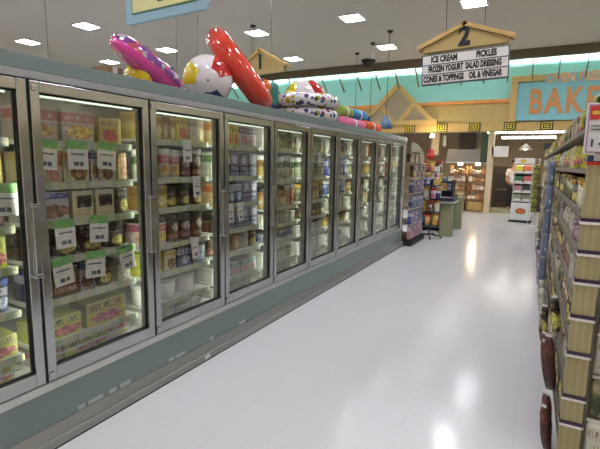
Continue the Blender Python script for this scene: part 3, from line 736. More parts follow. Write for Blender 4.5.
ball((-2.61, 4.94, ZF + .266), .265, ['white_vinyl', 'crimson_vinyl', 'white_vinyl', 'yellow_vinyl', 'white_vinyl', 'crimson_vinyl'], 'white, yellow and red beach ball nested in the spotted rings', (.3, -.2, .5))
ball((-2.62, 5.29, ZF + .412), .10, ['crimson_vinyl', 'white_vinyl', 'crimson_vinyl', 'crimson_vinyl', 'white_vinyl', 'crimson_vinyl'], 'small red and white beach ball behind the nested ball', (.3, 0, .5))
M['org_v'] = vinyl('orange_vinyl', (.90, .45, .12), .1); M['teal_v'] = vinyl('teal_vinyl', (.12, .52, .45), .1)
for (x, y, r, h, mm, lab) in ((-2.80, 4.26, .105, .41, 'org_v', 'orange upright rolled float behind the red ring'), (-2.82, 4.50, .085, .42, 'teal_v', 'teal upright rolled float beside the orange float')):
    t_ = thing('rolled_float', (x, y, ZF), lab, 'pool float', 'upright rolled floats')
    pr_ = [(0, 0), (r * .9, 0)]
    for k in range(9): pr_ += [(r * (1.0 if k % 2 else .93), h * (k + .5) / 9)]
    obj('body', lathe(nbm(), pr_ + [(r * .85, h), (0, h)], x, y, ZF, 20), M[mm], t_)
    obj('strap', lathe(nbm(), [(r * 1.01, h * .3), (r * 1.03, h * .3), (r * 1.03, h * .42), (r * 1.01, h * .42)], x, y, ZF, 20), M['navy'], t_)
# rolled towels further along
cl = {'tp': (.85, .45, .60), 'to': (.85, .38, .18), 'tg': (.52, .62, .25), 'tb': (.22, .52, .72), 'tn': (.22, .25, .36), 'tm': (.48, .30, .45), 'tt': (.30, .52, .58)}
for k, c in cl.items(): M[k] = mat('towel_' + k, c, .9)
for (x, ya, yb, z, r, mm, lab) in ((-2.42, 5.65, 6.45, ZF + .075, .075, 'tp', 'pink rolled towel on the freezer beside the spotted rings'), (-2.42, 6.50, 7.15, ZF + .085, .085, 'to', 'orange rolled towel at the far end of the freezer'),
        (-2.62, 5.55, 6.1, ZF + .09, .09, 'tm', 'mauve rolled towel behind the pink roll'), (-2.52, 5.75, 6.18, ZF + .235, .082, 'tg', 'green rolled towel on top of the pink and mauve rolls'), (-2.52, 6.20, 6.75, ZF + .235, .09, 'tb', 'bright blue rolled towel on top of the pile'),
        (-2.62, 6.2, 7.1, ZF + .09, .09, 'tn', 'dark rolled towel behind the orange roll'), (-2.62, 6.78, 7.15, ZF + .245, .085, 'tn', 'dark navy rolled towel at the far top of the pile'), (-2.74, 5.60, 6.0, ZF + .235, .07, 'tt', 'small teal rolled towel behind the green roll')):
    t_ = thing('rolled_towel', (x, (ya + yb) / 2, z - r), lab, 'towel', 'rolled towels on the freezer')
    b = nbm(); lathe(b, [(0, 0), (r * .9, 0), (r, .02), (r * .97, (yb - ya) * .5), (r, yb - ya - .02), (r * .9, yb - ya), (0, yb - ya)], 0, 0, 0, 16)
    for v in b.verts: v.co = Vector((x + v.co.x, ya + v.co.z, z + v.co.y))
    obj('roll', b, M[mm], t_)
    b = nbm(); lathe(b, [(r * .99, (yb - ya) * .45), (r * 1.03, (yb - ya) * .45), (r * 1.03, (yb - ya) * .53), (r * .99, (yb - ya) * .53)], 0, 0, 0, 16)
    for v in b.verts: v.co = Vector((x + v.co.x, ya + v.co.z, z + v.co.y))
    obj('tie_band', b, M['off_white'], t_)
for (x, y, w, h, mm, lab) in ((-2.80, 2.22, .13, .16, 'cardboard', 'brown cardboard box on the freezer, left of the pink ring'), (-2.84, 2.38, .08, .13, 'gond', 'small beige box on the freezer beside the brown one')):
    t_ = thing('cardboard_box', (x, y, ZF), lab, 'box')
    obj('carton', bx(nbm(), x - .1, x + .1, y - w / 2, y + w / 2, ZF, ZF + h, .004), M[mm], t_)
    obj('tape', bx(nbm(), x + .1, x + .102, y - .02, y + .02, ZF + h * .3, ZF + h), M['off_white'], t_)

# ---------------------------------------------------------------- right-hand gondola
GA = .012                                     # slight slant of the run
def gx(y): return .215 - (y - 2.6) * GA
T = thing('gondola', (.215, 2.6, 0), 'long grey gondola shelf run on the right crowded with packets', 'shelf unit', local=True)
T.rotation_euler = (0, 0, math.atan(GA))
LEN = 9.7
ZS = [.12, .40, .66, .90, 1.12, 1.335, 1.56, 1.78]
obj('back_panel', bx(nbm(), .42, .46, 0, LEN, 0, 1.98), M['gond_dull'], T)
b = nbm(); bx(b, .01, .42, 0, LEN, 0, .10); obj('plinth', b, M['gond'], T)
for z in ZS:
    s_ = obj('shelf', bx(nbm(), .0, .42, .02, LEN, z - .018, z), M['gond_shelf'], T)
    b = nbm(); bx(b, -.006, .0, .02, LEN, z - .026, z + .003, .002); obj('price_rail', b, M['gond_dull'], s_)
obj('end_panel', bx(nbm(), .10, .46, -.03, .0, 0, 1.62), M['gond'], T)
# ribbed upright with dark bands
t_ = thing('ribbed_upright', (.262, 2.5, 0), 'beige ribbed upright with dark purple bands at the near end of the gondola', 'upright')
obj('board', bx(nbm(), .205, .300, 2.5, 2.56, .0, 1.60, .003), M['ribbed'], t_)
for z in (1.318, 1.162, 1.018, .836, .645, .415, .272):
    bd = obj('band', bx(nbm(), .200, .305, 2.494, 2.562, z - .008, z + .010), M['purple'], t_)
    obj('white_edge', bx(nbm(), .199, .306, 2.492, 2.562, z - .021, z - .008), M['off_white'], bd)
obj('cap_strip', bx(nbm(), .20, .31, 2.494, 2.562, 1.595, 1.625), M['navy'], t_)
obj('red_strip', bx(nbm(), .20, .31, 2.492, 2.562, 1.58, 1.596), M['red'], t_)
t_ = thing('price_sign', (.27, 2.47, 1.63), 'white sign card with violet border and red block atop the ribbed upright', 'sign')
b = nbm(); bx(b, .178, .345, 2.478, 2.49, 1.63, 1.865, .002); obj('card', b, M['off_white'], t_)
b = nbm()
for a in ((.186, .340, 1.638, 1.643), (.186, .340, 1.852, 1.857), (.186, .190, 1.638, 1.857), (.336, .340, 1.638, 1.857)): bx(b, a[0], a[1], 2.475, 2.478, a[2], a[3])
obj('border', b, mat('violet_line', (.62, .40, .58), .5), t_)
obj('red_block', bx(nbm(), .192, .334, 2.474, 2.478, 1.79, 1.85), M['red'], t_)
b = nbm()
for k, (xa, xb2) in enumerate(((.200, .25), (.26, .32))): bx(b, xa, xb2, 2.472, 2.475, 1.812 + k * .006, 1.828 + k * .006)
obj('yellow_print', b, M['yellow'], t_)
for xa, xb2, za, zb in ((.20, .31, 1.758, 1.762), (.205, .214, 1.665, 1.70), (.235, .275, 1.672, 1.684), (.20, .28, 1.742, 1.746)): obj('printed_line', bx(nbm(), xa, xb2, 2.473, 2.478, za, zb), M['slate'], t_)
b = nbm(); bx(b, .225, .30, 2.478, 2.53, 1.60, 1.64); obj('clip', b, M['alu_soft'], t_)
b = nbm(); bx(b, .215, .285, 2.478, 2.53, 1.865, 1.895, .008); bx(b, .235, .30, 2.478, 2.53, 1.89, 1.91, .006); obj('top_clamp', b, M['dark'], t_)

# gondola contents
KR = {'pouch': ('snack_pouch', 'pouch', 'pouch', 'pouches on the right gondola'), 'jar': ('sauce_jar', 'jar', 'jar', 'jars on the right gondola'), 'pk': ('food_packet', 'packet box', 'packet', 'packet boxes on the right gondola')}
plan = [(['pouch'], ['brown', 'rust', 'rust', 'brown'], .19), (['pouch', 'jar'], ['rust', 'brown', 'darkred', 'plain'], .19), (['jar', 'pouch'], ['plain', 'brown', 'darkred', 'olive'], .165), (['pouch', 'pk'], ['plain', 'brown', 'plain', 'darkred'], .165),
        (['pk', 'pouch'], ['plain', 'brown', 'mauve', 'olive'], .165), (['pk', 'jar'], ['cream', 'olive', 'brown', 'plain'], .165), (['pouch', 'pk'], ['mauve', 'plain', 'ygreen', 'plain'], .16), (['pk', 'pouch'], ['ygreen', 'mauve', 'olive', 'gold'], .15)]
for li, (kinds, cols, hmax) in enumerate(plan):
    y = 2.68; n = 0
    while y < 12.15:
        near = y < 5.5
        w = random.uniform(.085, .125) if near else random.uniform(.14, .2)
        run = int((y - 2.6) / .5)
        rr = random.Random(li * 100 + run)
        kd = rr.choice(kinds); ck = rr.choice(cols)
        if li == 7 and y < 4.2: ck = ['ygreen', 'olive', 'mauve'][n % 3]
        if li == 6 and 3.0 < y < 3.8: ck = 'ygreen'
        nm, noun, cat, grp = KR[kd]; sp_, mm = W[ck]
        h = hmax * random.uniform(.88, 1.04); n += 1
        if kd == 'pouch': pr_, part, m2, d = m_bag(round(w, 2), round(h, 2), .05), 'seal', mm, .05
        elif kd == 'jar': w = min(w, .085); pr_, part, m2, d = m_tub(round(w, 2), round(h, 2), round(w, 2), 2.0, 1.0), 'lid', M['lid_gold' if n % 2 else 'lid_dark'], w
        else: pr_, part, m2, d = m_box(round(w * .7, 2), round(h, 2), .12), 'flap', M['off_white'], .12; w *= .7
        w2 = w * random.uniform(1.05, 1.18) + (.03 if kd == 'pk' else .0)
        lab = f"{sp_} {noun} on {ordw(li + 1)} shelf up of right gondola, {ordw(n)} from near end"
        yc = y + w2 / 2
        tl = 0
        o = product(nm, pr_, part, mm, m2, (gx(yc) + .012 + d / 2 + random.random() * .012, yc, ZS[li] + .001), PI + GA, lab, cat, grp)
        if kd == 'pouch': o.rotation_euler = (random.uniform(-.25, .25), -.05, PI + GA + random.uniform(-.5, .5))
        elif kd == 'pk': o.rotation_euler = (0, 0, PI + GA + random.uniform(-.35, .35))
        y += w2 + .004
# packs hung on the front on clip strips
def clip_strip(name, x, y, z0, z1, n, way_, w, label):
    t_ = thing(name, (x, y, z0), label, 'clip strip', 'clip strips hanging from the gondola front')
    obj('strip', bx(nbm(), x - .008, x + .008, y + .018, y + .02, z0, z1), M['off_white'], t_)
    sp_, mm = W[way_]; h = (z1 - z0) / n
    for k in range(n):
        me = m_bag(round(w, 2), round(h * .96, 2), .03)[0]
        o = tag(bpy.data.objects.new('hanging_packet', me), f"{sp_} packet, {ordw(k + 1)} from the bottom of the {label.split(' strip')[0]} strip", 'packet', 'packets on the clip strips')
        C.objects.link(o); o.material_slots[0].link = 'OBJECT'; o.material_slots[0].material = mm
        o.location = (x, y, z0 + k * h); o.rotation_euler = (0, 0, -PI / 2)
clip_strip('hanging_clip_strip', .115, 5.0, .43, 1.63, 5, 'bluest', .07, 'blue strip of hung packets on the gondola front')
clip_strip('hanging_clip_strip', -.02, 8.0, .84, 1.60, 5, 'limeg', 0.09, 'lime and black strip of hung packets farther along the gondola')
k_ = 0
for (y, z, w, h, ck, tl) in ((2.78, .30, .07, .30, 'rust', .25), (2.72, .02, .07, .26, 'rust', .2), (2.95, .22, .06, .28, 'rust', .3), (3.2, .16, .06, .26, 'brown', .25), (2.63, .0, .06, .24, 'rust', .3), (3.5, .12, .09, .25, 'rust', .12), (3.8, .25, .08, .24, 'brown', .2), (4.1, .10, .07, .24, 'darkred', .2), (4.6, .16, .08, .26, 'plain', .2), (5.2, .1, .1, .26, 'plain', .1),
        (5.4, .40, .10, .20, 'yred', .1), (6.2, .08, .1, .26, 'mauve', .1), (7.2, .08, .1, .26, 'plain', .1), (8.4, .08, .1, .26, 'greyblue', .1), (9.6, .08, .12, .26, 'plain', .1), (3.05, .50, .07, .22, 'plain', .1), (2.85, .62, .06, .2, 'brown', .25)):
    k_ += 1
    sp_, mm = W[ck]; pr_ = m_bag(w, h, .045)
    o = product('hanging_pouch', pr_, 'seal', mm, M['off_white'], (gx(y) - .045, y, z), PI + .5, f"{sp_} pouch hung on the gondola's aisle side, {ordw(k_)} of the low hung ones", 'pouch', 'pouches hung low on the gondola front')
    o.rotation_euler = (tl, 0, PI + .5)
# side packs at the near end, right of the upright
k_ = 0
for (x, z, w, h, ck) in ((.365, .06, .10, .24, 'plain'), (.365, .33, .09, .20, 'olive'), (.365, .55, .09, .2, 'plain'), (.365, .77, .09, .2, 'greyblue'), (.365, .99, .09, .2, 'mauve'), (.375, 1.21, .09, .2, 'mauve'), (.48, .3, .1, .22, 'darkred'), (.48, .55, .1, .22, 'olive'), (.48, .80, .1, .22, 'purple')):
    k_ += 1
    sp_, mm = W[ck]
    o = product('hanging_pouch', m_bag(w, h, .05), 'seal', mm, M['off_white'], (x, 2.52, z), -PI / 2, f"{sp_} pouch on the end panel right of the ribbed upright, {ordw(k_)} counted from below", 'pouch', 'pouches on the gondola end panel')

# ---------------------------------------------------------------- beyond the freezers, left side
T = thing('toy_rack', (-2.45, 8.75, 0), 'cream arched rack of hanging packs at the far end of the freezers', 'display rack')
obj('base', bx(nbm(), -2.75, -2.03, 8.32, 9.38, 0, .12, .01), M['dark'], T)
obj('back_panel', bx(nbm(), -2.75, -2.70, 8.32, 9.38, .12, 1.95), M['gond'], T)
pts = [(-2.75, .1), (-2.30, .1), (-2.30, 1.65)] + [(-2.75 + .45 * math.cos(a), 1.65 + .35 * math.sin(a)) for a in [PI / 2 * t / 8 for t in range(1, 9)]]
obj('arched_side', prism(nbm(), pts, 'y', 8.30, 8.33), M['off_white'], T)
pts = [(8.34, 1.80), (8.98, 1.80), (9.20, 1.10), (9.36, 1.10)] + [(8.34 + 1.02 * math.cos(a), 1.66 + .32 * math.sin(a)) for a in [PI / 2 * t / 10 for t in range(0, 11)]]
obj('arched_header', prism(nbm(), pts, 'x', -2.14, -2.11), M['arch'], T)
b = nbm()
for z in (.42, .72, 1.02, 1.32, 1.60): bx(b, -2.70, -2.06, 8.34, 9.36, z - .012, z)
obj('shelf', b, M['shelf_grey'], T)
n = 0
for li, (z, h, cols) in enumerate(((1.605, .20, ['brown', 'plain', 'olive']), (1.325, .22, ['brown', 'mauve', 'greyblue']), (1.025, .24, ['navy', 'greyblue', 'purple']), (.725, .24, ['greyblue', 'navy', 'blue']), (.425, .24, ['blue', 'greyblue', 'purple']), (.13, .25, ['pinkp', 'mauve', 'pinkp']))):
    for k in range(8):
        sp_, mm = W[cols[k % 3]]; y = 8.41 + k * .122
        if li == 0 and y > 8.9: continue
        product('toy_pack', m_box(.11, h if li else .16, .07), 'flap', mm, M['off_white'], (-2.105 - (.07 if li == 0 else 0), y, z), random.uniform(-.1, .1), f"{sp_} boxed toy pack, {ordw(k + 1)} on the {['top', 'second', 'third', 'fourth', 'fifth', 'bottom'][li]} tier of the arched rack", 'toy pack', 'toy packs on the arched rack')
T = thing('spinner_rack', (-1.98, 9.6, 0), 'black wire spinner rack of small toys beside the sage pedestal', 'display rack')
obj('pole', tube(nbm(), [(-1.98, 9.6, .06), (-1.98, 9.6, 1.68)], .015), M['dark'], T)
b = nbm()
for a in range(5):
    c, s = math.cos(a * 2 * PI / 5), math.sin(a * 2 * PI / 5); tube(b, [(-1.98, 9.6, .08), (-1.98 + .24 * c, 9.6 + .24 * s, .06), (-1.98 + .27 * c, 9.6 + .27 * s, .0)], .012)
obj('foot', b, M['dark'], T)
for z in (.30, .58, .86, 1.14, 1.42):
    b = nbm(); bmesh.ops.create_cone(b, cap_ends=True, radius1=.21, radius2=.21, depth=.012, segments=18, matrix=Matrix.Translation((-1.98, 9.6, z - .006))); obj('tray', b, M['dark'], T)
tc = ['yred', 'darkred', 'plain', 'pinkp', 'navy', 'orange']
for li, z in enumerate((.30, .58, .86, 1.14, 1.42)):
    for k in range(6):
        a = k * PI / 3 + li * .3 - .6; sp_, mm = W[tc[(k + li * 2) % 6]]
        product('small_toy', m_tub(.13, .22, .13, 2.0, .8), 'top', mm, M['lid_red' if k % 2 else 'lid_gold'], (-1.98 + .15 * math.cos(a), 9.6 + .15 * math.sin(a), z + .001), a, f"{sp_} small toy, {ordw(k + 1)} around the {ordw(li + 1)} tray up of the spinner rack", 'toy', 'small toys on the spinner rack')
T = thing('low_shelf_rack', (-1.98, 10.7, 0), 'dark low shelf rack of packs behind the spinner rack', 'display rack')
b = nbm(); bx(b, -2.35, -1.72, 11.0, 11.03, 0, 1.22)
for z in (.1, .34, .58, .98, 1.2): bx(b, -2.35, -1.72, 10.62, 11.0, z - .015, z)
obj('shelves', b, M['slate'], T)
for x in (-2.36, -1.72): obj('side', bx(nbm(), x - .012, x + .012, 10.62, 11.03, 0, 1.22), M['dark'], T)
for li, z in enumerate((.1, .34, .58, .98, 1.2)):
    for k in range(5):
        sp_, mm = W[['greyblue', 'navy', 'plain', 'mauve', 'orange'][(k * 2 + li) % 5]]
        product('shelf_pack', m_box(.11, .17 if li < 4 else .1, .12), 'flap', mm, M['off_white'], (-2.28 + k * .125, 10.72, z + .001), -PI / 2, f"{sp_} pack, {ordw(k + 1)} from left on the {ordw(li + 1)} shelf up of the dark low rack", 'pack', 'packs on the low rack')
T = thing('sketch_sign', (-1.93, 9.62, 1.25), 'white card with a dark sketch topping the spinner rack', 'sign')
obj('card', bx(nbm(), -1.955, -1.80, 9.44, 9.45, 1.27, 1.53, .004), M['off_white'], T)
b = nbm(); tube(b, [(-1.91, 9.437, 1.45), (-1.88, 9.437, 1.37), (-1.86, 9.437, 1.36), (-1.84, 9.437, 1.45), (-1.87, 9.437, 1.40)], .008, 6); obj('sketch', b, M['ink'], T)
obj('stem', tube(nbm(), [(-1.96, 9.46, 1.2), (-1.9, 9.455, 1.3)], .006), M['dark'], T)
T = solo('toy_plush', lathe(nbm(), [(0, 0), (.07, .01), (.09, .06), (.07, .11), (.05, .13), (.065, .17), (.05, .21), (0, .22)], -2.03, 9.6, 1.68, 14), M['red'], 'red plush toy crowning the spinner rack', 'toy')
# sage pedestal table with dark tray
T = thing('pedestal_table', (-1.7, 10.0, 0), 'sage green pedestal table at the end of the aisle', 'table')
b = nbm(); bx(b, -1.83, -1.58, 9.95, 10.15, .0, .74, .01); obj('pedestal', b, M['sage'], T)
b = nbm(); bx(b, -2.05, -1.52, 9.8, 10.5, .74, .775, .006); obj('table_top', b, mat('sage_pale', (.72, .76, .66), .4), T)
T2 = thing('pedestal_table', (-1.62, 11.3, 0), 'second sage pedestal behind the first, farther along', 'table')
b = nbm(); bx(b, -1.80, -1.58, 11.3, 11.5, .0, .74, .01); obj('pedestal', b, M['sage'], T2)
b = nbm(); bx(b, -2.2, -1.56, 11.1, 11.9, .74, .775, .006); obj('table_top', b, M['sage'], T2)
b = nbm(); bx(b, -2.03, -1.56, 9.84, 10.4, .776, .80); 
for a in ((-2.03, -2.01, 9.84, 10.4), (-1.58, -1.56, 9.84, 10.4), (-2.01, -1.58, 9.84, 9.86), (-2.01, -1.58, 10.38, 10.4)): bx(b, *a, .80, .86)
solo('display_tray', b, mat('dark_blue_tray', (.20, .24, .34), .5), 'dark blue tray on the sage pedestal table', 'tray')
for k in range(8):
    sp_, mm = W[['greyblue', 'plain', 'orange', 'navy'][k % 4]]
    product('deli_pack', m_box(.1, .05, .13), 'flap', mm, M['off_white'], (-1.97 + (k % 4) * .115, 9.98 + (k // 4) * .24, .801), 0, f"{sp_} small pack in the dark tray, {ordw(k % 4 + 1)} from left in the {['front', 'back'][k // 4]} row", 'pack', 'packs in the dark tray')
for k in range(10):
    sp_, mm = W[['cream', 'orange', 'plain', 'gold'][k % 4]]
    product('bakery_pack', m_box(.14, .10, .16), 'flap', mm, M['off_white'], (-2.1 + (k % 5) * .115, 11.25 + (k // 5) * .3, .776), 0, f"{sp_} bakery pack on the second sage pedestal, {ordw(k % 5 + 1)} in the {['front', 'back'][k // 5]} row", 'pack', 'bakery packs on the second pedestal')

# ---------------------------------------------------------------- bakery department
struct('column_1', bx(nbm(), -1.50, -1.32, 15.6, 15.8, 0, 2.95), M['beige_wall'])
struct('column_2', bx(nbm(), -1.72, -1.52, 15.66, 15.8, 1.66, 2.95), M['green_post'])
struct('column_3', bx(nbm(), -3.3, -3.05, 15.6, 15.8, 1.9, 2.95), M['taupe_wall'])
T = thing('range_hood', (-2.2, 16.3, 1.66), 'grey metal hood above the bread racks', 'hood')
b = nbm(); prism(b, [(-2.86, 1.66), (-1.52, 1.66), (-1.64, 2.10), (-2.80, 2.10)], 'y', 16.0, 16.9); obj('canopy', b, M['steel'], T)
obj('rim', bx(nbm(), -2.88, -1.50, 15.98, 16.92, 1.64, 1.68), M['alu_soft'], T)
obj('duct', bx(nbm(), -2.5, -1.95, 16.2, 16.8, 2.1, 2.95), M['brown_dark'], T)
obj('spotlight', lathe(nbm(), [(0, 0), (.07, 0), (.06, .08), (0, .08)], -2.42, 16.35, 1.57, 14), mat('warm_spot', (1, 1, 1), .4, emit=(1, .88, .68), es=170), T)
obj('spotlight', lathe(nbm(), [(0, 0), (.07, 0), (.06, .08), (0, .08)], -1.85, 16.35, 1.57, 14), bpy.data.materials['warm_spot'], T)
for (x0, x1, y0, z0, z1, lab) in ((-3.35, -2.9, 15.75, 1.30, 1.37, 'x'),): pass
def bread_rack(x0, x1, y0, label):
    T = thing('bread_rack', ((x0 + x1) / 2, y0, 0), label, 'rack', 'wooden bread racks')
    for x in (x0, x1 - .05):
        for y in (y0, y0 + .45): obj('post', bx(nbm(), x, x + .05, y, y + .05, 0, 1.55), M['brown_wood'], T)
    for z in (.42, .74, 1.02, 1.28):
        obj('shelf', bx(nbm(), x0 + .01, x1 - .01, y0 + .01, y0 + .49, z - .025, z), M['brown_wood'], T)
    b = nbm(); bx(b, x0 + .03, x1 - .03, y0 + .02, y0 + .48, .04, .34, .01); obj('crate', b, M['wood'], T)
    return T
loaf_c = [(.74, .56, .36), (.86, .78, .70), (.62, .42, .26), (.90, .86, .80), (.80, .64, .48)]
for i, c in enumerate(loaf_c): M['loaf%d' % i] = mat('bread_bag_%d' % i, c, .35)
lw = ['tan', 'cream', 'brown', 'white', 'golden']
racks = ((-2.72, -2.16, 16.0, 'left wooden bread rack under the grey hood'), (-2.10, -1.55, 16.0, 'right wooden bread rack under the grey hood'))
for ri, (x0, x1, y0, lab) in enumerate(racks):
    bread_rack(x0, x1, y0, lab)
    for li, z in enumerate((.42, .74, 1.02, 1.28)):
        for k in range(4):
            b = nbm(); w = .125; bx(b, -w / 2, w / 2, -.22, .17, 0, .10 + .07 * ((k * 7 + li * 3 + ri) % 4) / 3, .03)
            ci = (k * 2 + li + ri) % 5
            o = solo('bread_loaf', b, M['loaf%d' % ci], f"{lw[ci]} bagged loaf, {ordw(k + 1)} from left on {ordw(li + 1)} shelf up of the {['left', 'right'][ri]} bread rack", 'bread', 'bagged loaves on the bread racks')
            o.location = (x0 + .09 + k * .127, y0 + .2, z + .001)
            t2 = bpy.data.objects.new('bag_twist', mesh_of('bag_twist', bx(nbm(), -.03, .03, -.2, -.165, .03, .08, .008), [M['off_white']])); C.objects.link(t2); t2.parent = o
# bright pastry table left of the racks
T = thing('pastry_table', (-3.1, 15.2, 0), 'wooden pastry table heaped with bright packs behind the pedestals', 'table')
for x in (-3.7, -2.85):
    for y in (14.5, 15.0): obj('leg', bx(nbm(), x, x + .06, y, y + .06, 0, .70), M['brown_wood'], T)
obj('table_top', bx(nbm(), -3.8, -2.72, 14.4, 15.12, .70, .75), M['brown_wood'], T)
obj('riser', bx(nbm(), -3.75, -2.75, 14.75, 15.1, .75, 1.0), M['wood'], T)
obj('riser', bx(nbm(), -3.75, -2.75, 14.93, 15.1, 1.0, 1.2), M['wood'], T)
for li, (y, z) in enumerate(((14.55, .751), (14.84, 1.001), (15.01, 1.201))):
    for k in range(6):
        sp_, mm = W[['cream', 'orange', 'plain', 'gold', 'wpink'][(k + li) % 5]]
        product('pastry_box', m_box(.14, .10, .14), 'flap', mm, M['off_white'], (-3.62 + k * .155, y, z), -PI / 2, f"{sp_} pastry box, {ordw(k + 1)} from left on the {['front', 'middle', 'back'][li]} step of the pastry table", 'box', 'pastry boxes')
T = thing('spot_lamp', (-3.1, 14.7, 2.95), 'warm spot lamp over the pastry table', 'lamp')
obj('bracket', tube(nbm(), [(-3.1, 14.9, 2.66), (-3.1, 14.7, 2.55)], .012), M['cable'], T)
obj('lamp_head', lathe(nbm(), [(0, 0), (.06, 0), (.05, .1), (0, .12)], -3.1, 14.7, 2.44, 14), bpy.data.materials['warm_spot'], T)
for k, (x, z0, z1, mm) in enumerate(((-3.12, 1.30, 1.66, 'yellow'), (-3.42, 1.25, 1.7, 'yellow'))):
    T = thing('yellow_banner', (x, 15.9, z0), ['right', 'left'][k] + ' yellow banner standing behind the pastry table', 'banner', 'yellow banners')
    obj('cloth', bx(nbm(), x - .09, x + .09, 15.89, 15.91, z0, z1), M[mm], T); obj('stand', tube(nbm(), [(x, 15.92, 0), (x, 15.92, z1)], .012), M['dark'], T); obj('foot', bx(nbm(), x - .12, x + .12, 15.84, 16.0, 0, .02), M['dark'], T)
T = thing('white_hanging_sign', (-1.13, 15.62, 1.85), 'blank white sign hung beside the beige column at the bakery', 'sign')
obj('board', bx(nbm(), -1.38, -.885, 15.6, 15.66, 1.85, 2.19, .006), M['off_white'], T)
for x in (-1.3, -.95): obj('hanger', tube(nbm(), [(x, 15.63, 2.19), (x, 15.63, 2.95)], .008), M['cable'], T)
for i, (x0, x1, y, z) in enumerate(((-1.56, .62, 15.72, 2.60), (-1.25, .45, 17.5, 2.53))):
    T = thing('fluorescent_fixture', ((x0 + x1) / 2, y, z), ['nearer', 'farther'][i] + ' long fluorescent fixture lit under the bakery facade', 'light', 'bakery fluorescent fixtures')
    obj('housing', bx(nbm(), x0, x1, y - .12, y + .12, z + .06, z + .11), M['white'], T)
    obj('diffuser', bx(nbm(), x0 + .01, x1 - .01, y - .10, y + .10, z, z + .06, .01), M['strip'], T)
    for x in (x0 + .3, x1 - .3): obj('hanger', tube(nbm(), [(x, y, z + .1), (x, y, 2.95)], .008), M['cable'], T)
# oven, counter, small pictures, lamp at the bakery back
T = thing('hanging_lamp', (-2.9, 16.0, 2.95), 'slim white lamp hanging at the left end of the grey hood', 'lamp')
obj('lamp_body', lathe(nbm(), [(0, 0), (.05, 0), (.06, .1), (.05, .35), (0, .38)], -2.93, 15.9, 2.2, 12), M['off_white'], T); obj('cord', tube(nbm(), [(-2.93, 15.9, 2.55), (-2.93, 15.9, 2.95)], .008, 6), M['wire'], T)
T = thing('bakery_oven', (-.9, 18.5, 0), 'dark bakery oven behind the person in white', 'oven')
b = nbm(); bx(b, -1.5, -.35, 18.2, 19.2, 0, 1.55, .02); obj('body', b, M['brown_dark'], T)
for z in (.25, .85):
    d = obj('door', bx(nbm(), -1.42, -.43, 18.17, 18.2, z, z + .5, .008), M['dark'], T); obj('handle', tube(nbm(), [(-1.35, 18.14, z + .44), (-.5, 18.14, z + .44)], .014), M['chrome'], d)
T = thing('counter', (.6, 17.3, 0), 'low dark counter at the bakery, right of the person', 'counter')
b = nbm(); bx(b, -.3, 2.8, 17.2, 17.9, 0, .9); obj('body', b, M['brown_dark'], T); b = nbm(); bx(b, -.34, 2.84, 17.15, 17.95, .9, .94); obj('worktop', b, M['steel'], T)
for k, x in enumerate((-1.75, -.55, .25, 1.0)):
    T = thing('wall_picture', (x, 19.97, 2.3), ordw(k + 1) + ' small dark picture from the left on the bakery back wall', 'picture', 'pictures on the bakery wall')
    obj('frame', bx(nbm(), x - .17, x + .17, 19.96, 20, 2.2, 2.5), M['wood'], T); obj('print', bx(nbm(), x - .13, x + .13, 19.95, 19.96, 2.23, 2.47), M['slate'], T)
T = thing('warm_lamp', (-.45, 17.0, 2.95), 'cone lamp glowing above the bakery counter', 'lamp')
obj('cord', tube(nbm(), [(-.45, 17, 2.95), (-.45, 17, 2.32)], .01), M['cable'], T)
obj('lamp_shade', lathe(nbm(), [(.03, .2), (.05, .18), (.22, .0), (.2, .0), (.03, .17)], -.45, 17, 2.13, 18), M['white'], T)
obj('bulb', lathe(nbm(), [(0, -.02), (.06, 0), (.06, .05), (0, .12)], -.45, 17, 2.14, 12), bpy.data.materials['warm_spot'], T)
struct('trim_3', bx(nbm(), -1.32, -.3, 16.0, 16.15, 0, .12), M['sage'])

# candy rack
T = thing('candy_rack', (-.33, 13.9, 0), 'white candy rack of coloured bins with an oval emblem on its base', 'display rack')
x0, x1, y0, y1 = -.60, -.10, 13.7, 14.15
b = nbm(); bx(b, x0 - .03, x1 + .03, y0 - .03, y1 + .03, .0, .06); obj('plinth', b, M['dark'], T)
b = nbm(); bx(b, x0, x1, y0, y1, .06, .55, .01); bp = obj('base', b, M['white'], T)
b = nbm(); prism(b, [(-.35 + .13 * math.cos(a), .32 + .075 * math.sin(a)) for a in [2 * PI * t / 20 for t in range(20)]], 'y', y0 - .008, y0); em = obj('emblem', b, M['brown_dark'], T)
b = nbm(); prism(b, [(-.35 + .115 * math.cos(a), .32 + .06 * math.sin(a)) for a in [2 * PI * t / 20 for t in range(20)]], 'y', y0 - .012, y0 - .008); obj('oval', b, M['orange_print'], em)
b = nbm()
for x in (x0, x1 - .02):
    bx(b, x, x + .02, y0 + .15, y1, .55, 1.78)
bx(b, x0 + .02, x1 - .02, y1 - .03, y1, .55, 1.6); obj('frame', b, M['white'], T)
rowsc = (((.62, .62), ((.50, .52, .42), (.45, .44, .36))), ((.86, .86), ((.62, .42, .45), (.12, .12, .14))), ((1.12, 1.12), ((.12, .38, .20), (.70, .32, .26))), ((1.40, 1.40), ((.82, .76, .14), (.82, .38, .16))))
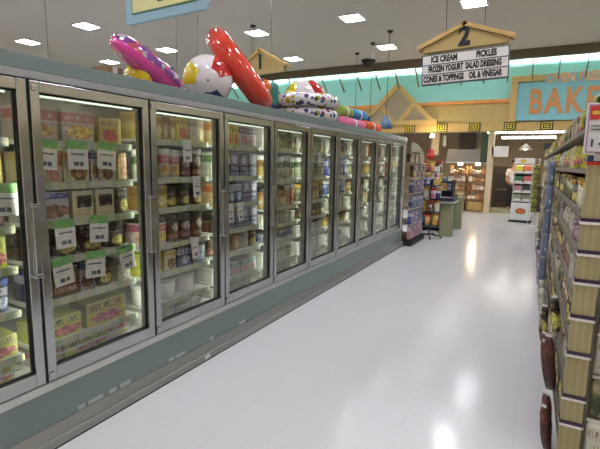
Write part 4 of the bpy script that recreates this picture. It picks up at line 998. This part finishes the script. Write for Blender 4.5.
for z, cols in rowsc:
    z = z[0]
    obj('tray', bx(nbm(), x0 + .02, x1 - .02, y0 + .05, y1 - .03, z - .03, z), M['white'], T)
    for k, c in enumerate(cols):
        xa = x0 + .03 + k * .225
        b = nbm(); prism(b, [(y0 + .06, z), (y1 - .05, z), (y1 - .05, z + .20), (y0 + .10, z + .17)], 'x', xa, xa + .21)
        o = solo('candy_bin', b, mat('candy_%.2f_%d' % (z, k), c, .4), f"{['left', 'right'][k]} coloured bin on the {['lowest', 'second', 'third', 'top'][[.62, .86, 1.12, 1.40].index(z)]} tray of the candy rack", 'bin', 'bins on the candy rack')
        fl = bpy.data.objects.new('label', mesh_of('label', bx(nbm(), xa + .02, xa + .19, y0 + .055, y0 + .06, z + .005, z + .04), [M['off_white']])); C.objects.link(fl); fl.parent = o
hd = obj('header', bx(nbm(), x0, x1, y0 + .1, y0 + .13, 1.63, 1.79), M['off_white'], T)
b = nbm(); prism(b, [(-.38 + .08 * math.cos(a), 1.71 + .05 * math.sin(a)) for a in [2 * PI * t / 16 for t in range(16)]], 'y', y0 + .09, y0 + .1); obj('emblem', b, M['yellow'], hd)
T = thing('wire_stand', (.0, 12.9, 0), 'narrow white wire stand beside the candy rack', 'display rack')
b = nbm()
for z in [.06 + .14 * k for k in range(13)]: tube(b, [(-.14, 13.0, z), (.02, 13.0, z)], .006, 6)
obj('rung', b, M['wire'], T)
for x in (-.14, .02): obj('post', tube(nbm(), [(x, 13.0, 0), (x, 13.0, 1.78)], .009, 6), M['wire'], T)
obj('foot', bx(nbm(), -.16, .04, 12.88, 13.12, 0, .015), M['wire'], T)

# ---------------------------------------------------------------- person in white
def skin(name, verts, edges, radii, m, parent=None, sub=2):
    me = bpy.data.meshes.new(name); me.from_pydata(verts, edges, []); o = bpy.data.objects.new(name, me); C.objects.link(o)
    me.materials.append(m)
    sk = o.modifiers.new('skin', 'SKIN'); sk.use_smooth_shade = True
    for i, r in enumerate(radii):
        me.skin_vertices[0].data[i].radius = r if isinstance(r, tuple) else (r, r)
    me.skin_vertices[0].data[0].use_root = True
    s_ = o.modifiers.new('sub', 'SUBSURF'); s_.levels = sub; s_.render_levels = sub
    if parent is not None: o.parent = parent; o.location = -WL.get(parent.name, Vector())
    return o
px, py = -.74, 17.1
P_ = thing('person', (px, py, 0), 'person in a white shirt and dark trousers standing at the bakery', 'person')
V_ = [(px, py, .95), (px, py, 1.12), (px, py - .01, 1.32), (px, py, 1.44), (px, py - .02, 1.54), (px, py - .03, 1.64), (px, py - .03, 1.72),
      (px - .17, py, 1.42), (px - .22, py - .02, 1.14), (px - .17, py - .20, 1.0), (px + .17, py, 1.42), (px + .22, py - .02, 1.14), (px + .16, py - .2, 1.0),
      (px - .09, py, .88), (px - .10, py - .01, .5), (px - .10, py + .02, .09), (px - .11, py - .14, .04), (px + .09, py, .88), (px + .10, py - .01, .5), (px + .10, py + .02, .09), (px + .11, py - .14, .04)]
E_ = [(0, 1), (1, 2), (2, 3), (3, 4), (4, 5), (5, 6), (3, 7), (7, 8), (8, 9), (3, 10), (10, 11), (11, 12), (0, 13), (13, 14), (14, 15), (15, 16), (0, 17), (17, 18), (18, 19), (19, 20)]
R_ = [(.16, .11), (.14, .10), (.17, .11), (.12, .09), .055, .085, .08, .06, .045, .032, .06, .045, .032, .09, .065, .045, .035, .09, .065, .045, .035]
skin('body', V_, E_, R_, M['skin'], P_)
skin('shirt', [(px, py, .93), (px, py, 1.12), (px, py - .01, 1.32), (px, py, 1.42), (px - .17, py, 1.415), (px - .215, py - .015, 1.2), (px + .17, py, 1.415), (px + .215, py - .015, 1.2)], [(0, 1), (1, 2), (2, 3), (3, 4), (4, 5), (3, 6), (6, 7)], [(.185, .135), (.165, .12), (.19, .13), (.125, .10), .08, .07, .08, .07], M['shirt'], P_)
skin('trousers', [(px, py, .93), (px - .09, py, .86), (px - .10, py - .01, .5), (px - .10, py + .02, .12), (px + .09, py, .86), (px + .10, py - .01, .5), (px + .10, py + .02, .12)], [(0, 1), (1, 2), (2, 3), (0, 4), (4, 5), (5, 6)], [(.17, .12), .11, .085, .07, .11, .085, .07], M['trousers'], P_)
b = nbm(); bmesh.ops.create_uvsphere(b, u_segments=18, v_segments=12, radius=.105)
for v in b.verts: v.co = Vector((px + v.co.x * .92, py - .005 + v.co.y, 1.715 + v.co.z * .95))
bmesh.ops.delete(b, geom=[v for v in b.verts if v.co.z < 1.69 and v.co.y < py], context='VERTS')
obj('hair', b, M['hair'], P_)

# ---------------------------------------------------------------- camera, world, colour
F = 438.7208; yaw, pitch, roll = -.4923, -.1409, .0172
cy_, sy_ = math.cos(yaw), math.sin(yaw); f0 = Vector((sy_, cy_, 0)); r0 = Vector((cy_, -sy_, 0))
fw = f0 * math.cos(pitch) + Vector((0, 0, math.sin(pitch))); up = -f0 * math.sin(pitch) + Vector((0, 0, math.cos(pitch)))
r_ = r0 * math.cos(roll) + up * math.sin(roll); u_ = -r0 * math.sin(roll) + up * math.cos(roll)
cam = bpy.data.cameras.new('camera'); co = bpy.data.objects.new('camera', cam); C.objects.link(co)
cam.sensor_width = 36; cam.sensor_fit = 'HORIZONTAL'; cam.lens = F * 36 / 600; cam.clip_start = .02; cam.clip_end = 100
m4 = Matrix((r_, u_, -fw)).transposed().to_4x4(); m4.translation = (0, 0, 1.57); co.matrix_world = m4
S.camera = co
w = bpy.data.worlds.new('world'); S.world = w; w.use_nodes = True
w.node_tree.nodes['Background'].inputs[0].default_value = (.9, .92, 1, 1); w.node_tree.nodes['Background'].inputs[1].default_value = .05
S.view_settings.view_transform = 'Standard'; S.view_settings.look = 'None'; S.view_settings.exposure = 0.0; S.view_settings.gamma = 1.0; S.view_settings.use_curve_mapping = False
S.cycles.max_bounces = 10; S.cycles.transparent_max_bounces = 24; S.cycles.sample_clamp_indirect = 4.0
S.cycles.use_denoising = True
